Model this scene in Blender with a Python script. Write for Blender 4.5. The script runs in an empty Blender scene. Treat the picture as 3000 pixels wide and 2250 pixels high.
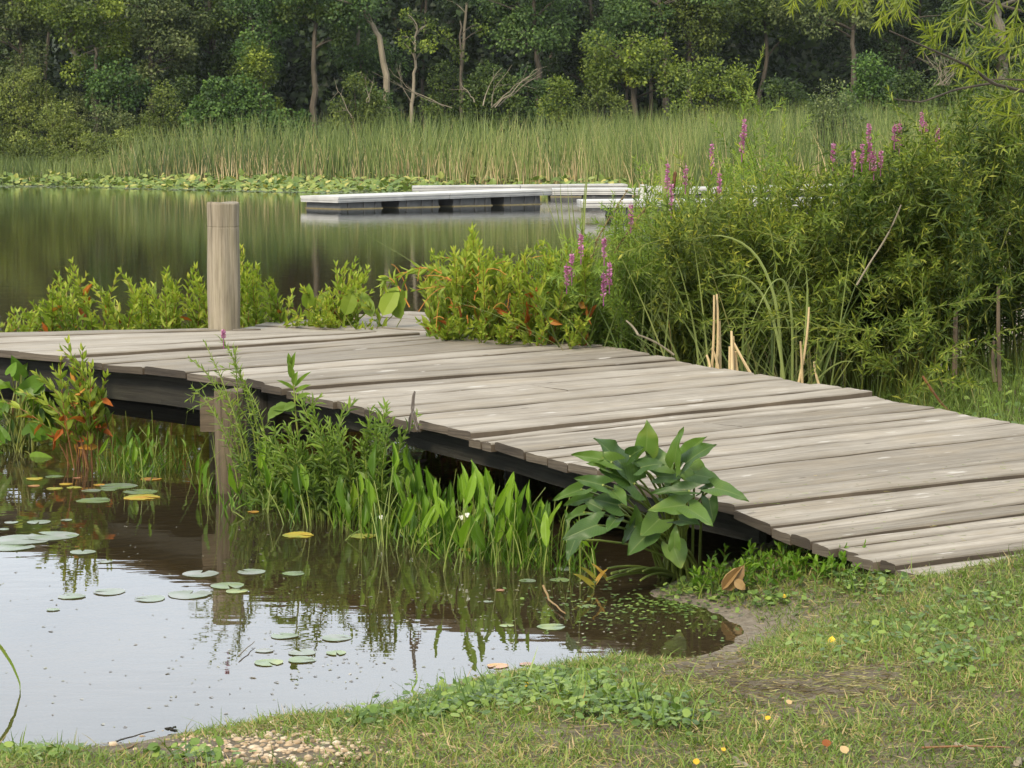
import bpy, math, random
import numpy as np
from mathutils import Vector
R = np.random.default_rng(11)
SC = bpy.context.scene
COL = SC.collection
# ------------------------------------------------------------------ camera model (photo pixels 3000 x 2250)
FPX, HZ, CH = 6500.0, 420.0, 1.78
PITCH = math.atan((1125 - HZ) / FPX)
_F = np.array([0, math.cos(PITCH), -math.sin(PITCH)]); _U = np.array([0, math.sin(PITCH), math.cos(PITCH)])
EYE = np.array([0, 0, CH])
def ray(px, py):
    return np.array([1.0, 0, 0]) * ((px - 1500) / FPX) + _U * ((1125 - py) / FPX) + _F
def at(px, py, z=0.0):
    d = ray(px, py); return EYE + d * ((z - CH) / d[2])
def pd(px, py, Y):
    d = ray(px, py); return EYE + d * (Y / d[1])
def xat(px, Y):
    return (px - 1500) / FPX * Y
# ------------------------------------------------------------------ mesh collector
class G:
    def __init__(s): s.v, s.f, s.a, s.c, s.m, s.n = [], [], [], [], [], 0
    def add(s, v, f, a=0.5, m=0, co=None):
        v = np.asarray(v, float).reshape(-1, 3); f = np.asarray(f, int).reshape(-1, 3)
        s.v.append(v); s.f.append(f + s.n); s.n += len(v)
        s.a.append(np.broadcast_to(np.asarray(a, float), (len(v),)))
        s.c.append(np.zeros((len(v), 3)) if co is None else np.asarray(co, float))
        s.m.append(np.full(len(f), m, int))
    def quad(s, a, b, c, d, **k): s.add([a, b, c, d], [[0, 1, 2], [0, 2, 3]], **k)
    def box(s, lo, hi, **k):
        x0, y0, z0 = lo; x1, y1, z1 = hi
        s.hexa([(x0, y0, z0), (x1, y0, z0), (x1, y1, z0), (x0, y1, z0)], [(x0, y0, z1), (x1, y0, z1), (x1, y1, z1), (x0, y1, z1)], **k)
    def hexa(s, bot, top, **k):
        v = list(bot) + list(top); f = [[0, 2, 1], [0, 3, 2], [4, 5, 6], [4, 6, 7]]
        for i in range(4):
            j = (i + 1) % 4; f += [[i, j, j + 4], [i, j + 4, i + 4]]
        s.add(v, f, **k)
    def tube(s, pts, r0, r1=None, sides=6, cap=True, **k):
        pts = np.asarray(pts, float); n = len(pts); r1 = r0 if r1 is None else r1
        t = np.gradient(pts, axis=0); t /= np.linalg.norm(t, axis=1)[:, None] + 1e-9
        h = np.where(np.abs(t[:, 2:3]) > .9, np.array([[1., 0, 0]]), np.array([[0, 0, 1.]]))
        x = np.cross(t, h); x /= np.linalg.norm(x, axis=1)[:, None] + 1e-9; y = np.cross(x, t)
        r = (np.linspace(r0, r1, n) if np.ndim(r0) == 0 else np.asarray(r0))[:, None, None]
        a = np.linspace(0, 2 * np.pi, sides, endpoint=False)
        v = pts[:, None] + r * (np.cos(a)[None, :, None] * x[:, None] + np.sin(a)[None, :, None] * y[:, None])
        i, j = np.meshgrid(np.arange(n - 1), np.arange(sides), indexing='ij'); j2 = (j + 1) % sides
        q = np.stack([i * sides + j, i * sides + j2, (i + 1) * sides + j2, (i + 1) * sides + j], -1).reshape(-1, 4)
        f = np.concatenate([q[:, [0, 2, 1]], q[:, [0, 3, 2]]])
        v = v.reshape(-1, 3)
        L = np.concatenate([[0], np.cumsum(np.linalg.norm(np.diff(pts, axis=0), axis=1))])
        co = np.stack([np.repeat(L, sides), np.tile(a, n) * 0.1, np.zeros(n * sides)], -1)
        if cap:
            v = np.concatenate([v, pts[:1], pts[-1:]]); b, e = n * sides, n * sides + 1
            co = np.concatenate([co, co[:1], co[-1:]])
            jj = np.arange(sides); j3 = (jj + 1) % sides
            f = np.concatenate([f, np.stack([jj, j3, np.full(sides, b)], -1), np.stack([(n - 1) * sides + j3, (n - 1) * sides + jj, np.full(sides, e)], -1)])
        k.setdefault('co', co); s.add(v, f, **k)
    def build(s, name, mats, parent=None, smooth=False):
        me = bpy.data.meshes.new(name)
        v = np.concatenate(s.v); f = np.concatenate(s.f)
        if parent is not None:
            pl = np.zeros(3); p = parent
            while p is not None: pl += np.array(p.location); p = p.parent
            v = v - pl
        me.vertices.add(len(v)); me.vertices.foreach_set('co', v.astype(np.float32).ravel())
        me.loops.add(f.size); me.loops.foreach_set('vertex_index', f.astype(np.int32).ravel())
        me.polygons.add(len(f)); me.polygons.foreach_set('loop_start', np.arange(0, f.size, 3, dtype=np.int32))
        for m in (mats if isinstance(mats, (list, tuple)) else [mats]): me.materials.append(m)
        me.polygons.foreach_set('material_index', np.concatenate(s.m).astype(np.int32))
        at_ = me.attributes.new('rnd', 'FLOAT', 'POINT'); at_.data.foreach_set('value', np.concatenate(s.a).astype(np.float32))
        c = np.concatenate(s.c)
        if np.any(c):
            ac = me.attributes.new('co', 'FLOAT_VECTOR', 'POINT'); ac.data.foreach_set('vector', c.astype(np.float32).ravel())
        me.update(calc_edges=True)
        me.polygons.foreach_set('use_smooth', np.full(len(f), smooth))
        o = bpy.data.objects.new(name, me); COL.objects.link(o)
        if parent is not None: o.parent = parent
        return o
def tag(o, label=None, cat=None, group=None, kind=None):
    if label: o['label'] = label
    if cat: o['category'] = cat
    if group: o['group'] = group
    if kind: o['kind'] = kind
    return o
def thing(name, label, cat, loc=(0, 0, 0), group=None):
    o = bpy.data.objects.new(name, None); COL.objects.link(o); o.location = Vector([float(c) for c in loc]); o.empty_display_size = .1
    return tag(o, label, cat, group)
def nrm(v): return v / (np.linalg.norm(v, axis=-1, keepdims=True) + 1e-9)
# ------------------------------------------------------------------ leaf templates: x side, y along, z up
def _tm(v, f): return np.array(v, float), np.array(f, int)
LANCE = _tm([(0, 0, 0), (-.5, .3, .05), (0, .33, -.03), (.5, .3, .05), (-.36, .68, .03), (0, .7, -.06), (.36, .68, .03), (0, 1, -.12)],
            [(0, 2, 1), (0, 3, 2), (1, 2, 5), (1, 5, 4), (2, 3, 6), (2, 6, 5), (4, 5, 7), (5, 6, 7)])
NARROW = _tm([(0, 0, 0), (-.5, .4, .03), (.5, .4, .03), (0, .42, -.02), (0, 1, -.14)], [(0, 3, 1), (0, 2, 3), (1, 3, 4), (3, 2, 4)])
DIAM = _tm([(0, 0, 0), (-.5, .5, .06), (.5, .5, .06), (0, 1, -.08)], [(0, 2, 1), (1, 2, 3)])
_a = np.linspace(.35, 2 * np.pi - .35, 11)
ROUND = _tm([(0, .12, 0)] + [(math.sin(t) * .5, .5 - math.cos(t) * .5 - .0, .03 * math.cos(3 * t)) for t in _a], [(0, i + 2, i + 1) for i in range(10)])
OVAL = _tm([(0, 0, 0), (-.4, .18, .05), (.4, .18, .05), (-.5, .45, .06), (0, .45, -.02), (.5, .45, .06), (-.33, .78, .0), (.33, .78, .0), (0, .78, -.07), (0, 1, -.16)],
           [(0, 4, 1), (1, 4, 3), (0, 2, 4), (2, 5, 4), (3, 4, 8), (3, 8, 6), (4, 5, 7), (4, 7, 8), (6, 8, 9), (8, 7, 9)])
def leaves(g, pos, d, ln, wd, tm=LANCE, up=None, a=None, m=0, flat=0.6):
    pos = np.asarray(pos, float).reshape(-1, 3); n = len(pos)
    if n == 0: return
    y = nrm(np.asarray(d, float).reshape(-1, 3))
    if up is None: up = np.array([0, 0, 1.]) * flat + R.normal(0, 1 - flat + .15, (n, 3))
    x = nrm(np.cross(y, np.broadcast_to(up, (n, 3)))); z = np.cross(x, y)
    tv, tf = tm; k = len(tv)
    ln = np.broadcast_to(ln, (n,))[:, None, None]; wd = np.broadcast_to(wd, (n,))[:, None, None]
    v = pos[:, None] + tv[None, :, 0:1] * wd * x[:, None] + tv[None, :, 1:2] * ln * y[:, None] + tv[None, :, 2:3] * ln * z[:, None]
    f = (tf[None] + (np.arange(n) * k)[:, None, None]).reshape(-1, 3)
    a = R.random(n) if a is None else np.clip(np.broadcast_to(a, (n,)), 0, 1)
    g.add(v.reshape(-1, 3), f, np.repeat(a, k), m)
def blades(g, base, d, bend, ln, wd, seg=3, a=None, m=0, side=None):
    base = np.asarray(base, float); n = len(base); d = nrm(np.asarray(d, float)); t = np.linspace(0, 1, seg + 1)
    ln = np.broadcast_to(ln, (n,)); wd = np.broadcast_to(wd, (n,))
    if side is None:
        an = R.random(n) * np.pi * 2; side = np.stack([np.cos(an), np.sin(an), np.zeros(n)], -1)
    P = base[:, None] + ln[:, None, None] * (t[None, :, None] * d[:, None] + (t ** 2)[None, :, None] * np.asarray(bend)[:, None])
    w = (1 - t ** 2.2) * .5; w[-1] = .02
    L = P - wd[:, None, None] * w[None, :, None] * side[:, None]; Q = P + wd[:, None, None] * w[None, :, None] * side[:, None]
    v = np.stack([L, Q], 2).reshape(n, -1, 3); k = v.shape[1]
    q = []
    for i in range(seg): q += [(2 * i, 2 * i + 1, 2 * i + 3), (2 * i, 2 * i + 3, 2 * i + 2)]
    f = (np.array(q)[None] + (np.arange(n) * k)[:, None, None]).reshape(-1, 3)
    a = R.random(n) if a is None else np.clip(np.broadcast_to(a, (n,)), 0, 1)
    g.add(v.reshape(-1, 3), f, np.repeat(a, k), m)
def bez(p0, p1, p2, n=8):
    t = np.linspace(0, 1, n)[:, None]; p0, p1, p2 = map(np.asarray, (p0, p1, p2))
    return (1 - t) ** 2 * p0 + 2 * t * (1 - t) * p1 + t ** 2 * p2
def along(pts, t):
    pts = np.asarray(pts); n = len(pts); x = np.clip(t, 0, 1) * (n - 1); i = np.minimum(x.astype(int), n - 2); f = (x - i)[:, None]
    return pts[i] * (1 - f) + pts[i + 1] * f, nrm(pts[i + 1] - pts[i])
def shoot(gl, gs, pts, nl, ln, wd, out=.9, t0=.15, t1=1.0, tm=LANCE, rs=.003, whorl=1, abias=None, ms=0, droop=0., tipshrink=.5, a_s=.5):
    """a stem with its leaves"""
    if gs is not None: gs.tube(pts, rs, rs * .4, 4, cap=False, a=a_s, m=ms)
    k = max(1, nl // whorl)
    t = np.repeat(np.linspace(t0, t1, k), whorl); n = len(t)
    t = np.clip(t + R.normal(0, .3 / max(k, 1), n) * (whorl == 1), 0, 1)
    p, tg = along(pts, t)
    az = np.arange(n) * 2.4 + R.random() * 6 if whorl == 1 else (np.tile(np.arange(whorl), k) * 2 * np.pi / whorl + np.repeat(np.arange(k) * 1.3, whorl))
    az = az + R.normal(0, .25, n)
    h = np.where(np.abs(tg[:, 2:3]) > .95, np.array([[1., 0, 0]]), np.array([[0, 0, 1.]]))
    x = nrm(np.cross(tg, h)); y = np.cross(x, tg)
    rad = np.cos(az)[:, None] * x + np.sin(az)[:, None] * y
    o = out * (1 - .45 * t ** 2)[:, None] + R.normal(0, .12, (n, 1))
    d = tg * np.cos(o) + rad * np.sin(o) + np.array([0, 0, -droop])
    s = (1 - tipshrink * t ** 3) * R.uniform(.75, 1.15, n)
    a = np.clip((R.random(n) * .55 + .45 * t) if abias is None else abias + R.normal(0, .16, n) + .25 * (t - .6), 0, 1)
    leaves(gl, p, d, ln * s, wd * s, tm, a=a, up=nrm(tg + R.normal(0, .3, (n, 3))))
# ------------------------------------------------------------------ materials
def nt(name):
    m = bpy.data.materials.new(name); m.use_nodes = True; t = m.node_tree; t.nodes.clear()
    o = t.nodes.new('ShaderNodeOutputMaterial'); return m, t, o
class N:
    def __init__(s, t): s.t = t
    def __call__(s, typ, ins=None, **kw):
        n = s.t.nodes.new('ShaderNode' + typ)
        for k, v in kw.items(): setattr(n, k, v)
        for k, v in (ins or {}).items():
            i = n.inputs[k]
            if hasattr(v, 'is_linked') or isinstance(v, bpy.types.NodeSocket): s.t.links.new(v, i)
            else: i.default_value = v
        return n
    def ramp(s, fac, stops, interp='LINEAR'):
        n = s.t.nodes.new('ShaderNodeValToRGB'); e = n.color_ramp; e.interpolation = interp
        while len(e.elements) < len(stops): e.elements.new(.5)
        for el, (p, c) in zip(e.elements, stops): el.position = p; el.color = (*c, 1) if len(c) == 3 else c
        s.t.links.new(fac, n.inputs[0]); return n.outputs[0]
    def mix(s, fac, a, b, mode='MIX'):
        n = s.t.nodes.new('ShaderNodeMix'); n.data_type = 'RGBA'; n.blend_type = mode
        for i, v in ((0, fac), (6, a), (7, b)):
            if isinstance(v, bpy.types.NodeSocket): s.t.links.new(v, n.inputs[i])
            else: n.inputs[i].default_value = (*v, 1) if isinstance(v, tuple) and len(v) == 3 else v
        return n.outputs[2]
    def math(s, op, a, b=0.0, clamp=False):
        n = s.t.nodes.new('ShaderNodeMath'); n.operation = op; n.use_clamp = clamp
        for i, v in enumerate((a, b)):
            if isinstance(v, bpy.types.NodeSocket): s.t.links.new(v, n.inputs[i])
            else: n.inputs[i].default_value = v
        return n.outputs[0]
    def noise(s, vec, scale, detail=3, rough=.55):
        n = s('TexNoise', {'Vector': vec, 'Scale': scale, 'Detail': detail, 'Roughness': rough}); return n.outputs['Fac']
    def attr(s, name): return s('Attribute', attribute_name=name)
    def pos(s): return s('NewGeometry').outputs['Position']
    def vmul(s, v, k): return s('VectorMath', {0: v, 1: k}, operation='MULTIPLY').outputs[0]
def leaf_mat(name, stops, trans=.3, rough=.5, patch=2.0, spec=.25):
    m, t, o = nt(name); n = N(t)
    f = n.attr('rnd').outputs['Fac']
    pn = n.noise(n.pos(), patch, 2)
    f2 = n.math('ADD', f, n.math('MULTIPLY', n.math('SUBTRACT', pn, .5), .7), True)
    c = n.ramp(f2, stops)
    p = n('BsdfPrincipled', {'Base Color': c, 'Roughness': rough, 'Specular IOR Level': spec})
    tr = n('BsdfTranslucent', {'Color': n.mix(.35, c, (.30, .34, .03), 'ADD') if False else n.mix(1.0, c, (1.5, 1.55, .7), 'MULTIPLY')})
    mx = n('MixShader', {0: trans, 1: p.outputs[0], 2: tr.outputs[0]})
    t.links.new(mx.outputs[0], o.inputs[0]); return m
def plain_mat(name, stops, rough=.7, scale=6., spec=.3, bump=0., stretch=(1, 1, 1)):
    m, t, o = nt(name); n = N(t)
    v = n.vmul(n('TexCoord').outputs['Object'], stretch)
    f = n.math('ADD', n.math('MULTIPLY', n.noise(v, scale, 4), .75), n.math('MULTIPLY', n.attr('rnd').outputs['Fac'], .25))
    p = n('BsdfPrincipled', {'Base Color': n.ramp(f, stops), 'Roughness': rough, 'Specular IOR Level': spec})
    if bump:
        b = n('Bump', {'Height': n.noise(v, scale * 3, 4), 'Strength': bump, 'Distance': .02}); t.links.new(b.outputs[0], p.inputs['Normal'])
    t.links.new(p.outputs[0], o.inputs[0]); return m
def wood_mat(name, base, dark, light, grain=14., tan=(.30, .23, .13), white=.0, dirt=.3):
    m, t, o = nt(name); n = N(t)
    co = n.attr('co').outputs['Vector']; r = n.attr('rnd').outputs['Fac']
    off = n('CombineXYZ', {0: n.math('MULTIPLY', r, 37.), 1: n.math('MULTIPLY', r, 91.), 2: n.math('MULTIPLY', r, 53.)}).outputs[0]
    cv = n('VectorMath', {0: co, 1: off}, operation='ADD').outputs[0]
    g1 = n.noise(n.vmul(cv, (1.3, 30., 1.)), 1.6, 6, .7)
    g2 = n.noise(n.vmul(cv, (4., 120., 1.)), 1., 4, .7)
    bl = n.noise(n.vmul(cv, (2.2, 6., 1.)), 1., 4, .6)
    f = n.math('ADD', n.math('MULTIPLY', g1, .55), n.math('ADD', n.math('MULTIPLY', g2, .27), n.math('MULTIPLY', r, .20)))
    c = n.ramp(f, [(.30, dark), (.5, base), (.68, light)])
    c = n.mix(n.math('MULTIPLY', n.ramp(bl, [(.46, (0, 0, 0)), (.72, (1, 1, 1))]), dirt), c, tan)
    # grime and seam shade, both painted dark along the board edges
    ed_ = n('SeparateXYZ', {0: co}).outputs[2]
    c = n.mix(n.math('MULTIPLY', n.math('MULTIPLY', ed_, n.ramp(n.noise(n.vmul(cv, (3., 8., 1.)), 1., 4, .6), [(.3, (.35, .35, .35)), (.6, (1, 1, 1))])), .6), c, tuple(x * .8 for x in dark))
    sn = n.ramp(n.noise(n.vmul(n.pos(), (1., 1., .3)), 1.9, 5, .65), [(.42, (0, 0, 0)), (.66, (1, 1, 1))]); c = n.mix(n.math('MULTIPLY', sn, .42), c, tuple(x * 1.25 for x in dark))
    # fine dark checks along the grain
    ck = n.ramp(n.noise(n.vmul(cv, (1.1, 60., 1.)), 1.3, 2, .5), [(.32, (1, 1, 1)), (.38, (0, 0, 0))])
    c = n.mix(n.math('MULTIPLY', ck, .6), c, dark)
    if white:
        vt = n('TexVoronoi', {'Vector': n.vmul(cv, (3.4, 13., 1.)), 'Scale': 1.}); vo = vt.outputs['Distance']
        cr = n('SeparateColor', {0: vt.outputs['Color']}).outputs[0]
        sz = n.math('MULTIPLY', n.math('POWER', cr, 4.), .17)
        dd = n.math('SUBTRACT', n.math('ADD', vo, n.math('MULTIPLY', n.math('SUBTRACT', n.noise(n.vmul(cv, (14, 70, 1)), 1., 4, .7), .5), .55)), sz)
        sp = n.math('MULTIPLY', n.ramp(dd, [(.0, (1, 1, 1)), (.10, (0, 0, 0))]), white)
        c = n.mix(sp, c, (.52, .50, .46))
        kn = n('TexVoronoi', {'Vector': n.vmul(cv, (1.9, 7.3, 1.)), 'Scale': 1.}).outputs['Distance']
        c = n.mix(n.math('MULTIPLY', n.ramp(kn, [(.035, (1, 1, 1)), (.06, (0, 0, 0))]), .8), c, (.05, .04, .03))
    b = n('Bump', {'Height': n.math('ADD', g1, n.math('MULTIPLY', g2, .5)), 'Strength': .6, 'Distance': .008})
    p = n('BsdfPrincipled', {'Base Color': c, 'Roughness': .78, 'Specular IOR Level': .2, 'Normal': b.outputs[0]})
    t.links.new(p.outputs[0], o.inputs[0]); return m
M = {}
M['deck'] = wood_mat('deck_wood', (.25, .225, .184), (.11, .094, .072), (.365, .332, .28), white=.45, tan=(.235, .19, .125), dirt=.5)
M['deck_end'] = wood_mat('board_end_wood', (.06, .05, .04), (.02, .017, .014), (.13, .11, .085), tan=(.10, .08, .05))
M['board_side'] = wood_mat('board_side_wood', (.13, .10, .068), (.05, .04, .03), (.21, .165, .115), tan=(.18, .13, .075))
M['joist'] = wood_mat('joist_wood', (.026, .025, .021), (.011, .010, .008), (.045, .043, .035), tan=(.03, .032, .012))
M['post'] = wood_mat('post_wood', (.215, .186, .135), (.06, .05, .034), (.33, .29, .22), tan=(.17, .16, .075), dirt=.5, white=.01)
M['oldpost'] = wood_mat('old_post_wood', (.085, .066, .045), (.022, .017, .012), (.16, .125, .083), tan=(.13, .12, .06))
lf = leaf_mat
M['bright'] = lf('bright_leaf', [(0, (.055, .095, .014)), (.4, (.13, .19, .022)), (.8, (.25, .31, .04)), (1, (.34, .34, .06))], .32, patch=1.6)
M['orange'] = lf('orange_leaf', [(0, (.16, .05, .012)), (.5, (.34, .10, .02)), (1, (.42, .22, .04))], .3)
M['willow'] = lf('willow_leaf', [(0, (.025, .048, .009)), (.4, (.075, .115, .017)), (.75, (.155, .205, .028)), (1, (.31, .32, .05))], .3, patch=1.1)
M['willow_dark'] = lf('willow_dark_leaf', [(0, (.012, .025, .006)), (.45, (.038, .066, .011)), (.8, (.085, .125, .019)), (1, (.24, .26, .045))], .28, patch=1.3)
M['willow_yellow'] = lf('willow_yellow_leaf', [(0, (.025, .045, .009)), (.4, (.075, .112, .018)), (.75, (.16, .20, .03)), (1, (.36, .35, .06))], .32, patch=1.3)
M['loose'] = lf('loosestrife_leaf', [(0, (.05, .09, .018)), (.45, (.12, .19, .03)), (.85, (.20, .28, .045)), (1, (.31, .35, .06))], .32, patch=1.5)
M['arrow'] = lf('arrowhead_leaf', [(0, (.04, .085, .01)), (.5, (.085, .17, .014)), (1, (.17, .28, .025))], .36, rough=.4)
M['arum'] = lf('arum_leaf', [(0, (.026, .058, .014)), (.45, (.050, .102, .020)), (.8, (.088, .155, .026)), (1, (.19, .21, .04))], .28, rough=.42, patch=7., spec=.35)
def veins(m, k=15., amt=.5):
    t = m.node_tree; n = N(t); p = [x for x in t.nodes if x.type == 'BSDF_PRINCIPLED'][0]; src = p.inputs['Base Color'].links[0].from_socket
    s = n('SeparateXYZ', {0: n.attr('co').outputs['Vector']}); au = n.math('ABSOLUTE', s.outputs[0])
    mid = n.ramp(au, [(.0, (1, 1, 1)), (.09, (0, 0, 0))])
    lat = n.ramp(n.math('PINGPONG', n.math('SUBTRACT', n.math('MULTIPLY', s.outputs[1], k), n.math('MULTIPLY', au, k * .32)), .5), [(.0, (1, 1, 1)), (.10, (0, 0, 0))])
    v = n.math('MULTIPLY', n.math('MAXIMUM', mid, n.math('MULTIPLY', lat, .45)), amt)
    c = n.mix(v, src, (.19, .25, .08))
    edge = n.math('MULTIPLY', n.ramp(n.math('ADD', au, n.math('MULTIPLY', n.noise(n.pos(), 30., 3), .3)), [(1.02, (0, 0, 0)), (1.14, (1, 1, 1))]), .0) if False else n.ramp(n.noise(n.pos(), 45., 4, .7), [(.66, (0, 0, 0)), (.74, (1, 1, 1))])
    c = n.mix(n.math('MULTIPLY', edge, .55), c, (.20, .17, .05))
    t.links.new(c, p.inputs['Base Color'])
    b = n('Bump', {'Height': n.math('MULTIPLY', n.math('ADD', lat, mid), -1.), 'Strength': .25, 'Distance': .004}); t.links.new(b.outputs[0], p.inputs['Normal'])
veins(M['arum'])
M['pad'] = lf('lily_pad', [(0, (.22, .225, .20)), (.16, (.17, .205, .145)), (.34, (.15, .21, .085)), (.56, (.26, .29, .07)), (.74, (.46, .36, .06)), (.86, (.50, .27, .05)), (1, (.36, .17, .11))], .1, rough=.27, patch=9., spec=.9)  # grey low end of the ramp paints the sky's sheen into the pad colour
M['cattail'] = lf('cattail_leaf', [(0, (.045, .07, .022)), (.35, (.095, .135, .036)), (.68, (.20, .24, .075)), (.8, (.28, .23, .11)), (1, (.50, .39, .23))], .2, patch=.25)
M['spatter'] = lf('spatterdock_leaf', [(0, (.07, .12, .03)), (.5, (.15, .205, .045)), (.8, (.25, .28, .07)), (1, (.42, .36, .11))], .2, rough=.4, patch=.6)
M['grass'] = lf('grass_blade', [(0, (.045, .06, .014)), (.35, (.09, .145, .025)), (.68, (.165, .235, .045)), (.82, (.25, .23, .075)), (1, (.36, .27, .14))], .25, patch=2.2)
M['clover'] = lf('pennywort_leaf', [(0, (.05, .09, .02)), (.5, (.11, .18, .035)), (1, (.20, .27, .06))], .25, rough=.4, patch=4)
M['dryleaf'] = lf('dry_leaf', [(0, (.12, .07, .03)), (.5, (.27, .17, .07)), (1, (.42, .30, .15))], .2)
M['yellow'] = lf('yellow_leaf', [(0, (.55, .30, .02)), (1, (.75, .50, .03))], .2)
M['purple'] = lf('purple_petal', [(0, (.28, .08, .23)), (.5, (.45, .17, .38)), (1, (.58, .31, .52))], .35, patch=8)
M['redstem'] = plain_mat('red_stem', [(.3, (.11, .05, .022)), (.7, (.23, .11, .04))], .5)
M['stem'] = plain_mat('green_stem', [(.3, (.10, .13, .02)), (.7, (.19, .20, .04))], .5)
M['palestem'] = plain_mat('pale_stem', [(.3, (.09, .13, .022)), (.7, (.19, .23, .045))], .45)
M['tan'] = plain_mat('dead_stalk', [(.3, (.30, .22, .11)), (.7, (.48, .37, .20))], .7)
M['bark'] = plain_mat('tree_bark', [(.3, (.035, .03, .022)), (.7, (.085, .072, .052))], .9, 3., bump=.6, stretch=(4, 4, .6))
M['palebark'] = plain_mat('pale_bark', [(.3, (.11, .095, .065)), (.7, (.22, .19, .135))], .85, 3., stretch=(4, 4, .6))
M['cane'] = plain_mat('old_cane', [(.3, (.075, .055, .034)), (.7, (.15, .115, .075))], .9, 8.)
M['brown'] = plain_mat('brown_seed', [(.3, (.07, .03, .015)), (.7, (.13, .06, .03))], .9, 30)
M['seed'] = plain_mat('old_flower_spike', [(.3, (.10, .08, .03)), (.7, (.22, .16, .07))], .9, 30)
M['white'] = plain_mat('white_dock_panel', [(.3, (.33, .33, .32)), (.7, (.50, .50, .475))], .5, 2.)
M['whitegap'] = plain_mat('dock_joint', [(.3, (.10, .10, .10)), (.7, (.15, .15, .15))], .6)
M['float'] = plain_mat('black_float', [(.3, (.035, .036, .036)), (.7, (.075, .076, .075))], .55, 3.)
M['scum'] = plain_mat('scum_line', [(.3, (.12, .10, .05)), (.7, (.2, .17, .09))], .9, 9.)
# foliage of the wood
def fol(name, d, m_, l, **k): M[name] = lf(name, [(0, d), (.5, tuple(c * .88 for c in m_)), (1, tuple(c * 1.08 for c in l))], .28, patch=.7, **k)
fol('oak_leaf', (.016, .032, .007), (.052, .088, .016), (.115, .16, .03))
fol('olive_leaf', (.028, .045, .009), (.08, .115, .02), (.155, .19, .038))
fol('dark_leaf', (.010, .019, .008), (.026, .046, .014), (.06, .095, .028))
fol('grape_leaf', (.022, .05, .012), (.06, .12, .026), (.12, .20, .04))
fol('maple_leaf', (.035, .06, .008), (.10, .145, .018), (.20, .245, .03))
fol('ash_leaf', (.025, .052, .013), (.065, .12, .03), (.13, .20, .05))
fol('marsh_leaf', (.06, .085, .016), (.145, .185, .034), (.235, .27, .06))
fol('grey_leaf', (.03, .048, .014), (.085, .118, .035), (.18, .21, .08))
# ------------------------------------------------------------------ camera, sky, sun
cam = bpy.data.cameras.new('camera'); cam.lens = FPX / 3000 * 36; cam.sensor_width = 36; cam.clip_end = 3000; cam.clip_start = .1
co_ = bpy.data.objects.new('camera', cam); COL.objects.link(co_); co_.location = (0, 0, CH); co_.rotation_euler = (math.pi / 2 - PITCH, 0, 0); SC.camera = co_
SUN_EL, SUN_AZ = math.radians(38), math.radians(205)      # azimuth clockwise from +Y: behind the camera, to its left
w = bpy.data.worlds.new('World'); SC.world = w; w.use_nodes = True; t = w.node_tree; t.nodes.clear(); n = N(t)
sky = n('TexSky', sky_type='NISHITA', sun_disc=False, sun_elevation=SUN_EL, sun_rotation=SUN_AZ, dust_density=3.0, air_density=1.0, ozone_density=1.0)
gen = n('TexCoord').outputs['Generated']
cl = n.noise(n.vmul(gen, (1., 1., 2.6)), 2.3, 5, .55)
cloud = n.ramp(cl, [(.25, (8.6, 9.5, 10.5)), (.75, (13.0, 13.6, 14.0))])
skyc = n.mix(.84, sky.outputs[0], cloud)
bg = n('Background', {0: skyc, 1: .105}); wo = n('OutputWorld', {0: bg.outputs[0]})
sl = bpy.data.lights.new('sun', 'SUN'); sl.energy = 3.0; sl.angle = math.radians(14); sl.color = (1, .86, .66)
so = bpy.data.objects.new('sun', sl); COL.objects.link(so)
sd_ = Vector((math.sin(SUN_AZ) * math.cos(SUN_EL), math.cos(SUN_AZ) * math.cos(SUN_EL), math.sin(SUN_EL)))
so.rotation_euler = sd_.to_track_quat('Z', 'Y').to_euler()
vs = SC.view_settings; vs.view_transform = 'Standard'; vs.look = 'None'; vs.gamma = 1; vs.exposure = .68
SC.render.engine = 'CYCLES'; cy = SC.cycles
cy.max_bounces = 7; cy.diffuse_bounces = 3; cy.glossy_bounces = 3; cy.transmission_bounces = 4; cy.transparent_max_bounces = 6
cy.caustics_reflective = False; cy.caustics_refractive = False; cy.use_denoising = True; cy.sample_clamp_indirect = 6.
# ------------------------------------------------------------------ terrain
SHORE = [(-.97, 6.61), (-.52, 6.8), (-.316, 7.03), (-.13, 7.27), (.1, 7.42), (.4, 7.46), (.70, 7.61), (.81, 7.8), (.86, 8.0), (.82, 8.2), (.71, 8.47), (.53, 8.68)]
NEAR = [(-14, 5.4), (-4, 5.9), (-1.9, 6.25), (-1.27, 6.4)] + SHORE + [(1.0, 9.5), (1.6, 10.8), (1.9, 12), (2.2, 14), (3.2, 17), (5.5, 24), (8.5, 40), (10, 48), (11, 56), (14, 63), (30, 68), (90, 70), (90, -40), (-90, -40), (-90, 4)]
FARL = [(-300, 116), (-40, 102), (-22, 97.5), (-13, 92.5), (-6, 88), (-2, 86), (1.5, 85), (4, 78), (6, 71), (10, 67.5), (16, 65), (60, 62), (400, 60), (400, 600), (-300, 600)]
def sdist(P, poly):
    a = np.array(poly, float); b = np.roll(a, -1, 0); d = np.full(len(P), 1e9); ins = np.zeros(len(P), bool)
    for p, q in zip(a, b):
        e = q - p; w_ = P - p; h = np.clip((w_ @ e) / (e @ e), 0, 1); d = np.minimum(d, np.linalg.norm(w_ - h[:, None] * e, axis=1))
        c = ((p[1] > P[:, 1]) != (q[1] > P[:, 1])) & (P[:, 0] < (q[0] - p[0]) * (P[:, 1] - p[1]) / (q[1] - p[1] + 1e-12) + p[0]); ins ^= c
    return np.where(ins, d, -d)
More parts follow.
